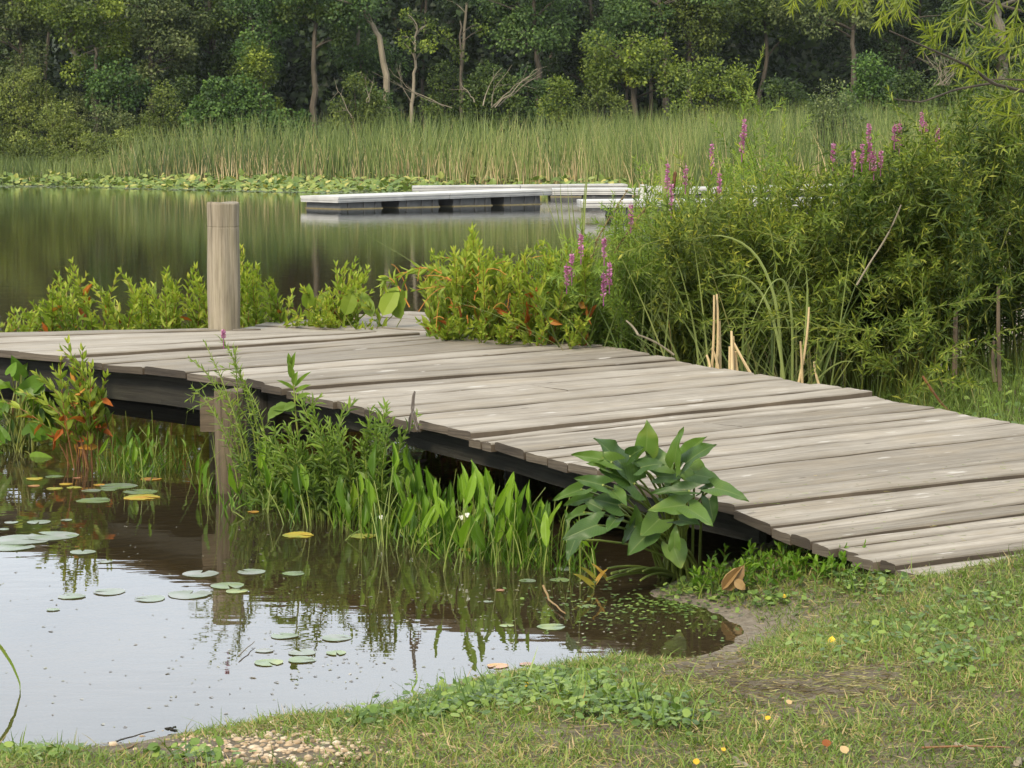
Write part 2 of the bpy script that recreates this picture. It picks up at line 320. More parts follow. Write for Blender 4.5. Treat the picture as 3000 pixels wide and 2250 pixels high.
def wob(P, s):
    x, y = P[:, 0] * s, P[:, 1] * s
    return np.sin(x * 1.7 + 1.3 * np.sin(y * 1.1)) * np.sin(y * 1.9 + 1.7 * np.sin(x * .8 + 2)) * .5 + np.sin(x * 4.1 + y * 2.3) * np.sin(y * 3.7 - x * 1.9) * .3
RAMPQ = [tuple(at(*q)[:2]) for q in ((2150, 1489, .32), (2745, 1686, .165), (4330, 1474, .165), (3537, 1337, .32))]
def ground_z(P):
    P = np.asarray(P, float).reshape(-1, 2)[:, :2]
    s1 = sdist(P, NEAR) + .03 * wob(P, 3.); s2 = sdist(P, FARL)
    s = np.maximum(s1, s2)
    zi = np.where(s1 > s2, .33 * (1 - np.exp(-1.4 * np.maximum(s1, 0) ** 2 / (np.maximum(s1, 0) + .2))) + .012 * wob(P, 5.) * np.clip(s1 * 3, 0, 1), .7 * (1 - np.exp(-.12 * np.maximum(s2, 0))) + np.clip(s2 - 34, 0, 40) * .33)
    zo = -.55 * (1 - np.exp(-.42 * np.maximum(-s, 0) ** 2 / (np.maximum(-s, 0) + .45))) - .9 * (1 - np.exp(-.05 * np.maximum(-s - 2, 0)))
    zi = np.minimum(zi, .13 + .7 * np.maximum(-sdist(P, RAMPQ), 0))      # the bank is cut away under the foot of the ramp
    return np.where(s > 0, zi, zo)
def gz(x, y): return float(ground_z([(x, y)])[0])
def axis(parts):
    o = []
    for a, b, st in parts: o += list(np.arange(a, b, st))
    return np.array(o)
gx = axis([(-420, -60, 40), (-60, -14, 4), (-14, -2, .5), (-2, 3.6, .05), (3.6, 8, .25), (8, 30, 1), (30, 90, 4), (90, 421, 30)])
gy = axis([(-60, 0, 6), (0, 5.5, .5), (5.5, 9.6, .05), (9.6, 16, .2), (16, 30, 1), (30, 120, 2), (120, 601, 30)])
XX, YY = np.meshgrid(gx, gy); P2 = np.stack([XX.ravel(), YY.ravel()], -1); ZZ = ground_z(P2)
g = G(); nx, ny = len(gx), len(gy)
ii, jj = np.meshgrid(np.arange(nx - 1), np.arange(ny - 1)); a_ = (jj * nx + ii).ravel()
g.add(np.column_stack([P2, ZZ]), np.concatenate([np.stack([a_, a_ + 1, a_ + nx + 1], -1), np.stack([a_, a_ + nx + 1, a_ + nx], -1)]))
m, t, o = nt('ground_mud'); n = N(t); pos = n.pos(); z = n('SeparateXYZ', {0: pos}).outputs[2]
soil = n.ramp(n.noise(pos, 7., 6, .65), [(.3, (.085, .066, .042)), (.55, (.19, .155, .105)), (.75, (.27, .23, .165))])
sand = n.ramp(n.noise(pos, 26., 5, .7), [(.3, (.17, .14, .10)), (.6, (.27, .23, .175)), (.75, (.35, .31, .25))])
muck = n.ramp(n.noise(n.vmul(pos, (1, 2.5, 1)), 5., 5, .6), [(.35, (.20, .13, .055)), (.65, (.40, .28, .12))])
zz = n.math('ADD', z, n.math('MULTIPLY', n.math('SUBTRACT', n.noise(pos, 3., 3), .5), .10))
c = n.mix(n.ramp(zz, [(.05, (0, 0, 0)), (.15, (1, 1, 1))]), sand, soil)
zd = n.math('ADD', n.math('MULTIPLY', zz, 4.), 1.)
c = n.mix(n.ramp(zd, [(.35, (1, 1, 1)), (.82, (0, 0, 0))]), c, muck)
fy = n.ramp(n.math('MULTIPLY', n('SeparateXYZ', {0: pos}).outputs[1], .01), [(.75, (0, 0, 0)), (.9, (1, 1, 1))])
c = n.mix(fy, c, (.022, .030, .012))
b = n('Bump', {'Height': n.math('ADD', n.noise(pos, 40., 6, .75), n.math('MULTIPLY', n.noise(pos, 11., 3), 1.5)), 'Strength': 1., 'Distance': .03})
p = n('BsdfPrincipled', {'Base Color': c, 'Roughness': .9, 'Specular IOR Level': .2, 'Normal': b.outputs[0]}); t.links.new(p.outputs[0], o.inputs[0])
M['ground'] = m
tag(g.build('ground', m, smooth=True), kind='structure')
# ------------------------------------------------------------------ water
m, t, o = nt('lake_water'); n = N(t); pos = n.pos(); yy = n('SeparateXYZ', {0: pos}).outputs[1]
far = n.ramp(n.math('MULTIPLY', yy, .01), [(.15, (0, 0, 0)), (.42, (1, 1, 1))])
nearw = n.noise(n.vmul(pos, (1.6, 2.2, 1)), 1.2, 2, .5)
fine = n.noise(n.vmul(pos, (3., 11., 1)), 1., 2, .5)
h = n.math('ADD', n.math('MULTIPLY', nearw, .0016), n.math('ADD', n.math('MULTIPLY', fine, .0007), n.math('MULTIPLY', far, n.math('MULTIPLY', n.noise(n.vmul(pos, (.9, 5.0, 1)), 1., 3, .6), .0010))))
b = n('Bump', {'Height': h, 'Strength': 1., 'Distance': 1.})
fr = n('Fresnel', {'IOR': 2.0, 'Normal': b.outputs[0]}).outputs[0]
gl = n('BsdfGlossy', {'Color': (.97, .98, 1, 1), 'Roughness': n.math('MULTIPLY', far, .022), 'Normal': b.outputs[0]})
tr = n('BsdfTransparent', {'Color': (.90, .78, .54, 1)})
silt = n('BsdfDiffuse', {'Color': n.mix(far, (.115, .088, .045), (.04, .045, .015))}); body = n('MixShader', {0: .20, 1: tr.outputs[0], 2: silt.outputs[0]})
mx = n('MixShader', {0: fr, 1: body.outputs[0], 2: gl.outputs[0]}); t.links.new(mx.outputs[0], o.inputs[0])
g = G(); g.quad((-420, -60, 0), (420, -60, 0), (420, 300, 0), (-420, 300, 0))
tag(g.build('water', m), kind='structure')
# ------------------------------------------------------------------ the plank dock
ZL = [(-700, .56), (700, .569), (1000, .52), (1300, .461), (1583, .415), (2150, .32), (2597, .2), (2900, .165)]
def zdeck(px): return float(np.interp(px, [a for a, b in ZL], [b for a, b in ZL]))
LINES = [((-548, 984), (695, 961), 0), ((-430, 1000), (765, 965), .004), ((-95, 1026), (1011, 978), -.002), ((185, 1051), (1239, 979), .016), ((310, 1064), (1330, 987), 0),
         ((425, 1075), (1415, 993), -.002), ((550, 1091), (1700, 1002), .003), ((715, 1114), (1840, 1024), 0), ((835, 1141), (1977, 1053), .006), ((985, 1175), (2110, 1078), -.002),
         ((1070, 1198), (2214, 1096), .002), ((1221, 1240), (2388, 1131), .001), ((1380, 1278), (2553, 1155), .016), ((1449, 1294), (2635, 1177), -.004), ((1540, 1321), (2742, 1193), .002),
         ((1606, 1339), (2811, 1209), 0), ((1752, 1379), (2956, 1239), .003), ((1962, 1446), (3244, 1286), .001), ((2150, 1489), (3537, 1337), .013), ((2267, 1538), (3688, 1363), .0),
         ((2389, 1583), (3858, 1393), .002), ((2507, 1622), (4026, 1422), -.003), ((2624, 1658), (4185, 1450), .002), ((2760, 1690), (4330, 1478), -.01)]
TH = .040
def board(g, L0, R0, L1, R1, dz, rnd, gap=.0075, rag=.02):
    """one plank between two gap lines, L = its near end, R = its far end"""
    L0, R0, L1, R1 = map(np.array, (L0, R0, L1, R1))
    u = nrm((R0 + R1) / 2 - (L0 + L1) / 2); w_ = np.cross(u, (0, 0, 1)); w_ = nrm(w_ if w_ @ (L1 - L0) > 0 else -w_)
    e0, e1 = R.uniform(-rag, rag), R.uniform(-rag, rag)
    L0, L1 = L0 + u * e0, L1 + u * (e0 + R.uniform(-.006, .006)); R0, R1 = R0 + u * e1, R1 + u * (e1 + R.uniform(-.008, .008))
    L0, R0 = L0 + w_ * gap, R0 + w_ * gap; L1, R1 = L1 - w_ * gap, R1 - w_ * gap
    ns = 14; ts = np.linspace(0, 1, ns)
    wd = np.linalg.norm(L1 - L0); ln = np.linalg.norm(R0 - L0)
    prof = [(0, -TH), (0, -.007), (.004, -.002), (.022, 0), (.5, -.0018), (-.022, 0), (-.004, -.002), (1, -.007), (1, -TH)]
    V = []; C = []
    bow = R.normal(0, .003); tilt = R.normal(.002, .0024); ph = R.random() * 6
    for tt in ts:
        a, b = L0 + (R0 - L0) * tt, L1 + (R1 - L1) * tt; ww = np.linalg.norm(b - a)
        for k, (pv, pz) in enumerate(prof):
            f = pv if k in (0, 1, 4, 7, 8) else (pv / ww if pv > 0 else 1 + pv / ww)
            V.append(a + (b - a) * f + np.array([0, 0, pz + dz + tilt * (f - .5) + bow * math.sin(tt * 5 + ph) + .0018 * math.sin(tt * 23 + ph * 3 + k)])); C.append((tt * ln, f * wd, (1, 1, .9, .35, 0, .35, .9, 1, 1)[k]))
    K = len(prof); F = []
    for i in range(ns - 1):
        for k in range(K):
            k2 = (k + 1) % K; q = [i * K + k, i * K + k2, (i + 1) * K + k2, (i + 1) * K + k]; F += [(q[0], q[1], q[2]), (q[0], q[2], q[3])]
    # outward winding is not critical: both sides shade alike
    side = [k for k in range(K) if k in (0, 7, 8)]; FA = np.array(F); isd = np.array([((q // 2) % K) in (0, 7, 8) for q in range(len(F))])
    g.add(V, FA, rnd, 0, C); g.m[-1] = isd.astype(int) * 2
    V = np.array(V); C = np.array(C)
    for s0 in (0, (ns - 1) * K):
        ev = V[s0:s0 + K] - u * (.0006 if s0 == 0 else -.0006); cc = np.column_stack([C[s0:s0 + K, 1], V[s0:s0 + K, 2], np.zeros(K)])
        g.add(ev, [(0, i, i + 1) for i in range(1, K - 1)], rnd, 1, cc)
dock = thing('wooden_dock', 'weathered grey plank dock with a sloping ramp down to the grass bank', 'dock', at(835, 1141, .0))
gb = G(); EDGE = []
pts = [(at(*l, zdeck(l[0])), at(*r, zdeck(l[0])), dz) for l, r, dz in LINES]
for i in range(len(pts) - 1):
    L0, R0, _ = pts[i]; L1, R1, dz = pts[i + 1]; r = R.random()
    if i == 13:     # a butt joint in this plank
        k = .47; J0, J1 = L0 + (R0 - L0) * k, L1 + (R1 - L1) * (k + .03)
        board(gb, L0, J0, L1, J1, dz, r, rag=.004); board(gb, J0, R0, J1, R1, dz - .003, R.random(), rag=.004)
    elif i == 9:
        k = .46; J0, J1 = L0 + (R0 - L0) * k, L1 + (R1 - L1) * (k + .03)
        board(gb, L0, J0, L1, J1, dz, r, rag=.004); board(gb, J0, R0, J1, R1, dz, R.random(), rag=.004)
    elif i in (1, 2, 3, 6, 7, 8, 10, 11, 12, 15, 16, 17, 19, 20, 21):     # two boards side by side with only a thin seam
        k0, k1 = R.uniform(.40, .6), R.uniform(.42, .58); A0_, A1_ = L0 + (L1 - L0) * k0, R0 + (R1 - R0) * k1
        board(gb, L0, R0, A0_, A1_, dz + R.normal(0, .003), r, gap=.0052); board(gb, A0_, A1_, L1, R1, dz, R.random(), gap=.0052)
    else: board(gb, L0, R0, L1, R1, dz, r)
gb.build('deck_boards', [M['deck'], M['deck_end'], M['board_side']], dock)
gb = G()
NL = [((1205, 912), (1440, 922)), ((1120, 917), (1440, 935)), ((1040, 923), (1440, 951)), ((785, 945), (1440, 973)), ((745, 955), (1440, 988)), ((690, 964), (1440, 1005))]
for i in range(len(NL) - 1):
    a, b = NL[i], NL[i + 1]; zz_ = .548
    board(gb, at(*a[0], zz_), at(*a[1], zz_), at(*b[0], zz_), at(*b[1], zz_), R.normal(0, .002), R.random(), gap=.008, rag=.01)
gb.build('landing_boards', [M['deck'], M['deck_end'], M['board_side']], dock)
def rim(side, i0, i1, inset, top, depth, th):
    g = G()
    for i in range(i0, i1):
        Q = []
        for j in (i, i + 1):
            Lp, Rp, _ = pts[j]; u = nrm(Rp - Lp); e = Lp + u * inset if side == 0 else Rp - u * inset; Q.append((e, u if side == 0 else -u))
        (a, ua), (b, ub) = Q
        b_ = [a, b, b + ub * th, a + ua * th]; zt, zb = np.array([0, 0, -top]), np.array([0, 0, -top - depth])
        v = np.array([p + zb for p in b_] + [p + zt for p in b_]); s0 = np.linalg.norm(np.array(a) - np.array(pts[i0][0]))
        co = np.array([(s0, 0, 0), (s0 + np.linalg.norm(b - a), 0, 0), (s0 + np.linalg.norm(b - a), .05, 0), (s0, .05, 0)] * 2) + np.array([(0, 0, 0)] * 4 + [(0, depth, 0)] * 4)
        g.add(v, [[0, 2, 1], [0, 3, 2], [4, 5, 6], [4, 6, 7], [0, 1, 5], [0, 5, 4], [1, 2, 6], [1, 6, 5], [2, 3, 7], [2, 7, 6], [3, 0, 4], [3, 4, 7]], .5, 0, co)
    return g
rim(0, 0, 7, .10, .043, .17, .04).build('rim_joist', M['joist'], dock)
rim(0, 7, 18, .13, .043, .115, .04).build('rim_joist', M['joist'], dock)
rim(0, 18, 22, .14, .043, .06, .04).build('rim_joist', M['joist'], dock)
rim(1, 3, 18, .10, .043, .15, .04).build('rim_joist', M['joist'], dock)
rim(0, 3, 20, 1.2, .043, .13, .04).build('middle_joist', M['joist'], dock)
def post(name, x, y, z0, z1, r, mat, lean=(0, 0), ring=None, sides=22):
    zs = np.array([z0, z1 - .8, z1 - .6, z1 - .4, z1 - .25] + ([ring + .006, ring, ring - .006] if ring else []) + [z1 - .12, z1 - .06, z1 - .012, z1]); zs = np.unique(zs[zs >= z0])
    pts_ = np.array([(x + lean[0] * (q - z0), y + lean[1] * (q - z0), q) for q in zs])
    rr = r * (1 + .025 * np.sin(zs * 9)) * np.where(zs >= z1 - 1e-6, .96, 1.)
    if ring: rr = np.where(np.abs(zs - ring) < 1e-6, rr * .975, rr)
    g = G(); g.tube(pts_, rr, sides=sides, a=R.random())
    V = g.v[0]; an = np.arctan2(V[:, 1] - y, V[:, 0] - x); c = np.array([x, y]); k = 1 + .03 * np.cos(an * 4 + .5) + .02 * np.sin(an * 2 + 1) + .018 * np.sin(an * 5 + V[:, 2] * 3) + .012 * np.sin(an * 9 + V[:, 2] * 6) - .05 * np.exp(-((an + 1.9) / .12) ** 2) * (V[:, 2] > z1 - .3)
    V[:, :2] = c + (V[:, :2] - c) * k[:, None]; V[:, 2] += (V[:, 2] > z1 - .001) * .006 * np.sin(an * 2)
    return g.build(name, mat, dock)
pb = at(652, 966, .56)
post('tall_post', pb[0], pb[1] + .02, -.6, 1.395, .103, M['post'], (.006, 0), ring=1.235, sides=28)
cp = at(676, 1446, 0)
post('corner_post', cp[0], cp[1] + .06, -.6, .527, .074, M['oldpost'], (-.01, 0))
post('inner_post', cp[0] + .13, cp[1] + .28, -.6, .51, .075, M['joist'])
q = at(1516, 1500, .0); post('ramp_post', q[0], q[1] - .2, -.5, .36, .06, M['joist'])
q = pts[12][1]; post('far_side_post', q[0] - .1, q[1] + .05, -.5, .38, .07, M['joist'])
g = G(); bx = pd(592, 1258, 11.62); g.box((bx[0], 11.55, .275), (bx[0] + .9, 11.60, .455), co=np.zeros((8, 3)) + np.array([(0, 0, 0), (.9, 0, 0), (.9, .05, 0), (0, .05, 0), (0, .18, 0), (.9, .18, 0), (.9, .23, 0), (0, .23, 0)]))
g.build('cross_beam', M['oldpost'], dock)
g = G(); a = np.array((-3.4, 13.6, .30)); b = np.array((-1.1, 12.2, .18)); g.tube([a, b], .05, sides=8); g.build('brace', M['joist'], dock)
# ------------------------------------------------------------------ floating dock far out
fd = thing('floating_dock', 'low white floating dock on black floats, in front of the cattails', 'floating dock', at(1300, 605, 0))
def fsection(c, u, ln, wd, zt, floats, zt2=None, name='deck_section'):
    u = nrm(np.array([u[0], u[1], 0.])); v = np.array([-u[1], u[0], 0]); zt2 = zt if zt2 is None else zt2
    P = lambda s, q, z: np.array([c[0], c[1], 0]) + u * s + v * q + np.array([0, 0, z])
    zl = lambda s: zt + (zt2 - zt) * s / ln
    def bx(g, s0, s1, q0, q1, d0, d1, **k): g.hexa([P(s0, q0, zl(s0) + d0), P(s1, q0, zl(s1) + d0), P(s1, q1, zl(s1) + d0), P(s0, q1, zl(s0) + d0)], [P(s0, q0, zl(s0) + d1), P(s1, q0, zl(s1) + d1), P(s1, q1, zl(s1) + d1), P(s0, q1, zl(s0) + d1)], **k)
    g = G(); k = max(1, round(ln / 4)); st = ln / k
    for i in range(k):
        bx(g, i * st + .012, (i + 1) * st - .012, 0, wd, -.055, 0, a=R.random()); bx(g, i * st + .012, (i + 1) * st - .012, .03, wd - .03, -.165, -.058, a=R.random())
        bx(g, i * st + .012, (i + 1) * st - .012, .012, wd - .012, -.125, -.10, a=.2)
    so_ = g.build(name, M['white'], fd)
    for i in range(1, k):
        g = G(); bx(g, i * st - .011, i * st + .011, .035, wd - .035, -.15, -.02); g.build('section_joint', M['whitegap'], so_)
    for s in floats:
        g = G(); z0 = -.2
        L = 1.5
        for (a0, a1, q0, q1) in ((s, s + L, .09, wd - .09), (s + .25, s + .42, .06, wd - .06), (s + .8, s + .95, .06, wd - .06), (s + 1.2, s + 1.35, .06, wd - .06)):
            a1 = min(a1, ln)
            if a1 > a0: g.hexa([P(a0, q0, z0), P(a1, q0, z0), P(a1, q1, z0), P(a0, q1, z0)], [P(a0 + .04, q0 + .02, zl(a0) - .168), P(a1 - .04, q0 + .02, zl(a1) - .168), P(a1 - .04, q1 - .02, zl(a1) - .168), P(a0 + .04, q1 - .02, zl(a0) - .168)], a=R.random())
        f_ = g.build('float', M['float'], fd)
        g = G(); e1 = min(s + 1.5, ln); g.hexa([P(s + .01, .052, 0), P(e1 - .01, .052, 0), P(e1 - .01, wd - .052, 0), P(s + .01, wd - .052, 0)], [P(s + .01, .056, .022), P(e1 - .01, .056, .022), P(e1 - .01, wd - .056, .022), P(s + .01, wd - .056, .022)])
        g.build('scum_line', M['scum'], f_)
A0 = at(991, 614, 0)
uA = np.array([.735, .68])
fsection(A0, uA, 8.05, 1.7, .345, [.12, 2.2, 4.2, 6.15], .43)
B0 = at(1615, 598, 0); fsection((B0[0] + .02, B0[1], 0), (1, .0), 2.75, 1.9, .44, [.9], .44)
C0 = at(1703, 637, 0); fsection((C0[0], C0[1], 0), (1, .05), 7.5, 1.6, .40, [.7, 3.1, 5.4], .45)
D0 = at(1204, 580, 0); fsection((D0[0], D0[1] + 1.0, 0), (1, .06), 7.2, 1.5, .36, [.2, 2.4, 4.6], .42)
E0 = (B0[0] + 2.80, B0[1] - .3); fsection((E0[0], E0[1], 0), (1, -.12), 6.5, 2.2, .45, [.5, 3.2], .6, name='gangway')
g = G(); e = pd(1886, 590, 64.2); g.box((e[0] - .10, 64.15, .05), (e[0] + .10, 64.35, .60)); g.box((e[0] + .12, 64.15, .10), (e[0] + .7, 64.35, .56)); g.build('corner_housing', M['white'], fd)

# morning haze over the lake
g = G(); g.box((-440, -70, -3.), (440, 625, 32.)); m, t, o = nt('haze'); n = N(t); v = n('VolumePrincipled', {'Color': (.80, .86, .90, 1), 'Density': .00012, 'Anisotropy': .2}); t.links.new(v.outputs[0], o.inputs['Volume'])
tag(g.build('haze', m), kind='stuff'); cy.volume_bounces = 0
# ------------------------------------------------------------------ plants near the dock
ARW = [(0, 0, 0)] + [(-.12, -.16, .02), (-.26, -.3, .03), (-.44, -.22, .05), (-.5, .05, .07), (-.44, .3, .07), (-.31, .58, .05), (-.15, .82, .0), (0, 1, -.08), (.15, .82, .0), (.31, .58, .05), (.44, .3, .07), (.5, .05, .07), (.44, -.22, .05), (.26, -.3, .03), (.12, -.16, .02)]
ARW = ARW + [(0, .3, -.02), (0, .65, -.045)]
ARM = _tm(ARW, [(0, 2, 1), (0, 3, 2), (0, 4, 3), (0, 16, 4), (16, 5, 4), (16, 6, 5), (16, 17, 6), (17, 7, 6), (17, 8, 7), (17, 9, 8), (17, 10, 9), (17, 16, 10), (16, 11, 10), (16, 12, 11), (16, 0, 12), (0, 13, 12), (0, 14, 13), (0, 15, 14)])
def vleaf(g, p, d, ln, wd, up, a, lobes=True, wave=1., fold=.10, tipdroop=.14):
    """one broad leaf as a curved, rippled surface"""
    y = nrm(np.asarray(d, float)); x = nrm(np.cross(y, up)); z = np.cross(x, y); nu, nv = 9, 13
    u = np.linspace(-1, 1, nu); v = np.linspace(0, 1, nv); U_, V_ = np.meshgrid(u, v); ph, ph2 = R.random() * 6, R.random() * 6
    W = np.interp(v, [0, .06, .2, .4, .6, .8, .92, 1], [.72, .92, 1., .9, .68, .36, .15, 0.] if lobes else [.05, .25, .7, 1., .92, .55, .24, 0.])[:, None]
    yy = V_ - (.34 * np.abs(U_) ** 1.3 * (1 - V_) ** 3 if lobes else 0); au = np.abs(U_)
    zz = fold * au ** 1.2 * W - tipdroop * V_ ** 2.2 + wave * .045 * au ** 2 * (np.sin(V_ * 9 + ph + np.sign(U_) * 1.3) + .6 * np.sin(V_ * 17 + ph2 - np.sign(U_))) + .03 * np.sin(U_ * 2 + ph)
    Pn = np.asarray(p) + (U_ * W * wd * .5)[..., None] * x + (yy * ln)[..., None] * y + (zz * ln)[..., None] * z
    i_, j_ = np.meshgrid(np.arange(nv - 1), np.arange(nu - 1), indexing='ij'); q = (i_ * nu + j_).ravel()
    F = np.concatenate([np.stack([q, q + 1, q + nu + 1], -1), np.stack([q, q + nu + 1, q + nu], -1)])
    g.add(Pn.reshape(-1, 3), F, np.clip(a + .04 * np.abs(U_).ravel(), 0, 1), co=np.column_stack([U_.ravel(), V_.ravel(), np.ones(nu * nv)]))
def contour(c):
    xs, ys = zip(*c); return lambda x: np.interp(x, xs, ys)
def bush(name, label, cat, base, tips, lmat, smat, ln, wd, per_m=55, tm=LANCE, out=.9, group=None, whorl=1, bs=.12, rs=.004, t0=.3, twigs=0, droop=0., bow=.25, fl=None, flmat=None, abias=None, accent=None, z0=None, split=1.):
    """base: (x, y) on the ground; tips: world points"""
    z0 = min(gz(*base), 0.05) if z0 is None else z0
    if z0 < -.05: z0 = -.05
    o = thing(name, label, cat, (base[0], base[1], z0), group)
    gs, gl, ga = G(), G(), []
    for tp in tips:
        tp = np.asarray(tp); b = np.array([base[0] + R.normal(0, bs), base[1] + R.normal(0, bs), z0])
        b[:2] += (tp[:2] - b[:2]) * .25
        c = b + (tp - b) * np.array([.15, .15, .55]) + np.array([R.normal(0, .04), R.normal(0, .04), bow * np.linalg.norm(tp - b) * .6])
        P = bez(b, c, tp, 9); L = np.linalg.norm(np.diff(P, axis=0), axis=1).sum()
        shoot(gl, gs, P, max(6, int(L * (1 - t0) * per_m)), ln, wd, out, t0, 1., tm, rs, whorl, abias, droop=droop, a_s=R.random())
        for k in range(twigs):
            tt = R.uniform(.35, .92); q, tg = along(P, np.array([tt])); q, tg = q[0], tg[0]
            d = nrm(tg + R.normal(0, .75, 3) + np.array([0, 0, .25])); l2 = R.uniform(.15, .42) * min(1.2, L * .6)
            P2_ = bez(q, q + d * l2 * .6, q + d * l2 + np.array([0, 0, -.08 * l2]), 5)
            shoot(gl, gs, P2_, max(5, int(l2 * per_m)), ln * .92, wd * .92, out, .1, 1., tm, rs * .5, whorl, abias, droop=droop)
        if accent and R.random() < accent:
            q, tg = along(P, R.uniform(.25, .7, 3)); ga += [(x_, R.normal(0, 1, 3) + [0, 0, .4]) for x_ in q]
    gs.build('stem', smat, o); gl.build('foliage', lmat, o)
    for x_, d_ in ga:
        g1 = G(); leaves(g1, [x_], [d_], ln * 1.1, wd * 1.2, LANCE); g1.build('red_leaf', M['orange'], o)
    for s in (fl or []): spike(o, *s, flmat)
    return o
def spike(o, p, hgt, r, mat=None, bend=.0):
    g = G(); n_ = 90; zz_ = R.random(n_) ** .9 * hgt; an = R.random(n_) * 6.283
    rr = r * (1 - .65 * zz_ / hgt) * R.uniform(.55, 1.1, n_)
    pos = np.array(p) + np.stack([np.cos(an) * rr * .35 + bend * zz_, np.sin(an) * rr * .35, zz_], -1)
    leaves(g, pos, np.stack([np.cos(an), np.sin(an), R.uniform(.0, .9, n_)], -1), r * 1.0, r * .75, DIAM)
    g.tube([np.array(p) - [0, 0, .05], np.array(p) + [bend * hgt * 1.15, 0, hgt * 1.2]], .003, .001, 4, a=0.)
    return g.build('flower_spike', M['purple'], o)
def tips_px(n, x0, x1, cf, spread, Y0, Y1, ymax=None):
    x = R.uniform(x0, x1, n); y = cf(x) + np.abs(R.normal(0, spread, n)) ** 1.0
    if ymax is not None: y = np.minimum(y, ymax)
    return [pd(a, b, c) for a, b, c in zip(x, y, R.uniform(Y0, Y1, n))]
CB = contour([(-100, 960), (0, 935), (60, 898), (120, 858), (180, 800), (212, 772), (250, 812), (300, 832), (355, 800), (400, 840), (440, 820), (490, 800), (530, 830), (575, 788), (610, 820), (640, 830), (705, 760), (760, 790), (800, 822), (850, 852), (900, 832), (950, 850), (985, 782), (1040, 772), (1085, 800), (1110, 860), (1180, 850), (1230, 762), (1270, 745), (1330, 740), (1385, 676), (1420, 735), (1480, 745), (1540, 740), (1600, 718), (1660, 735), (1720, 720)])
BR = [  # x0, x1, Y0, Y1, n, label, explicit tip pixels
    (-60, 110, 15.2, 16.4, 26, 'low bright green waterside plant at the left edge behind the dock', []),
    (110, 290, 15.2, 16.2, 34, 'tallest bright green leafy plant left of the tall wooden post', [(212, 772), (205, 800), (250, 812)]),
    (290, 420, 15.2, 16.2, 28, 'bright green leafy plant in the middle of the clump left of the tall post', [(358, 800), (340, 815)]),
    (420, 530, 15.1, 16.2, 26, 'bright green leafy plant with a few orange leaves behind the dock edge', [(490, 798)]),
    (520, 650, 15.1, 16.0, 26, 'bright green leafy plant directly against the left side of the tall post', [(575, 788), (565, 800)]),
    (690, 800, 15.0, 16.0, 24, 'arching leafy plant just right of the tall post, one stem leaning towards it', [(706, 732), (712, 745)]),
    (790, 950, 14.9, 15.8, 26, 'low bright green plant with reddish runners trailing on the dock edge', []),
    (950, 1095, 14.9, 15.6, 30, 'rounded upright bright green bush behind the middle of the dock', [(985, 782), (1040, 770), (1075, 790), (1010, 785)]),
    (1230, 1420, 13.7, 14.6, 46, 'tall bright green plant with orange stems beside the dock corner', [(1385, 672), (1375, 700), (1270, 745), (1330, 738)]),
    (1380, 1560, 13.4, 14.4, 44, 'bright green plant with rusty lower leaves next to the start of the ramp', [(1540, 738), (1480, 745)]),
    (1540, 1720, 13.2, 14.4, 40, 'bright green leafy plant at the foot of the purple flower stand', [(1600, 716), (1660, 730)]),
]
for x0, x1, Y0, Y1, n_, lab, ex in BR:
    tp = tips_px(int(n_ * .62), x0 - 15, x1 + 15, CB, 55, Y0 - .2, Y1, 965 if x1 < 1200 else 1000) + [pd(a, b, (Y0 + Y1) / 2) for a, b in ex]
    if x0 >= 790: tp += tips_px(7, x0, x1, lambda x: 915 + 0 * x if x1 < 1200 else 930 + 0 * x, 25, Y0 - .3, Y0, 985)
    b = (xat((x0 + x1) / 2, Y0 + .5), (Y0 + Y1) / 2 + .1)
    bush('swamp_loosestrife', lab, 'waterside plant', b, tp, M['bright'], M['redstem'], .112, .036, 46, LANCE, .68, 'bright green waterside plants behind the dock', bs=.16, rs=.0036, t0=.22, whorl=3, accent=.6 if x0 > 1200 else .22)
# broad leaves between the bushes
def broad(name, label, cat, items, mat, base, tm=OVAL, group=None, stem='stem', z0=-.05, w_=.42, a=None, bow=.2):
    """items: (attach px, tip px, width ratio, Y)"""
    o = thing(name, label, cat, (base[0], base[1], z0), group); gs = G(); gl = G()
    for it in items:
        (ax, ay), (tx, ty), wr, Y = it[:4]
        p = pd(ax, ay, Y); q = pd(tx, ty, Y + R.normal(0, .04)); d = q - p; L = np.linalg.norm(d)
        up = np.array([R.normal(0, .25), -1., .55 + R.normal(0, .2)])
        leaves(gl, [p], [d], L, L * wr, tm, up=up[None], a=(R.random(1) * .6 + .2) if len(it) < 5 else np.array([it[4]]))
        b = np.array([base[0] + R.normal(0, .05), base[1] + R.normal(0, .05), z0]); c = b + (p - b) * np.array([.3, .3, .6]) + [0, 0, bow * np.linalg.norm(p - b)]
        gs.tube(bez(b, c, p, 8), .005, .003, 5, a=R.random())
    gs.build('stem', M[stem], o); gl.build('foliage', mat, o); return o
b = at(1080, 900, 0)
broad('arrow_arum', 'broad smooth leaves standing at the dock corner beside the bright bush', 'waterside plant',
      [((1010, 925), (1040, 835), .5, 14.9), ((1090, 930), (1060, 850), .45, 14.9), ((1120, 925), (1165, 835), .55, 14.8), ((1150, 925), (1190, 850), .5, 14.9), ((1175, 935), (1150, 865), .5, 14.85), ((900, 905), (905, 835), .5, 15.0), ((935, 900), (960, 850), .5, 15.0)],
      M['bright'], (b[0] * 14.9 / b[1], 14.95), z0=-.05)
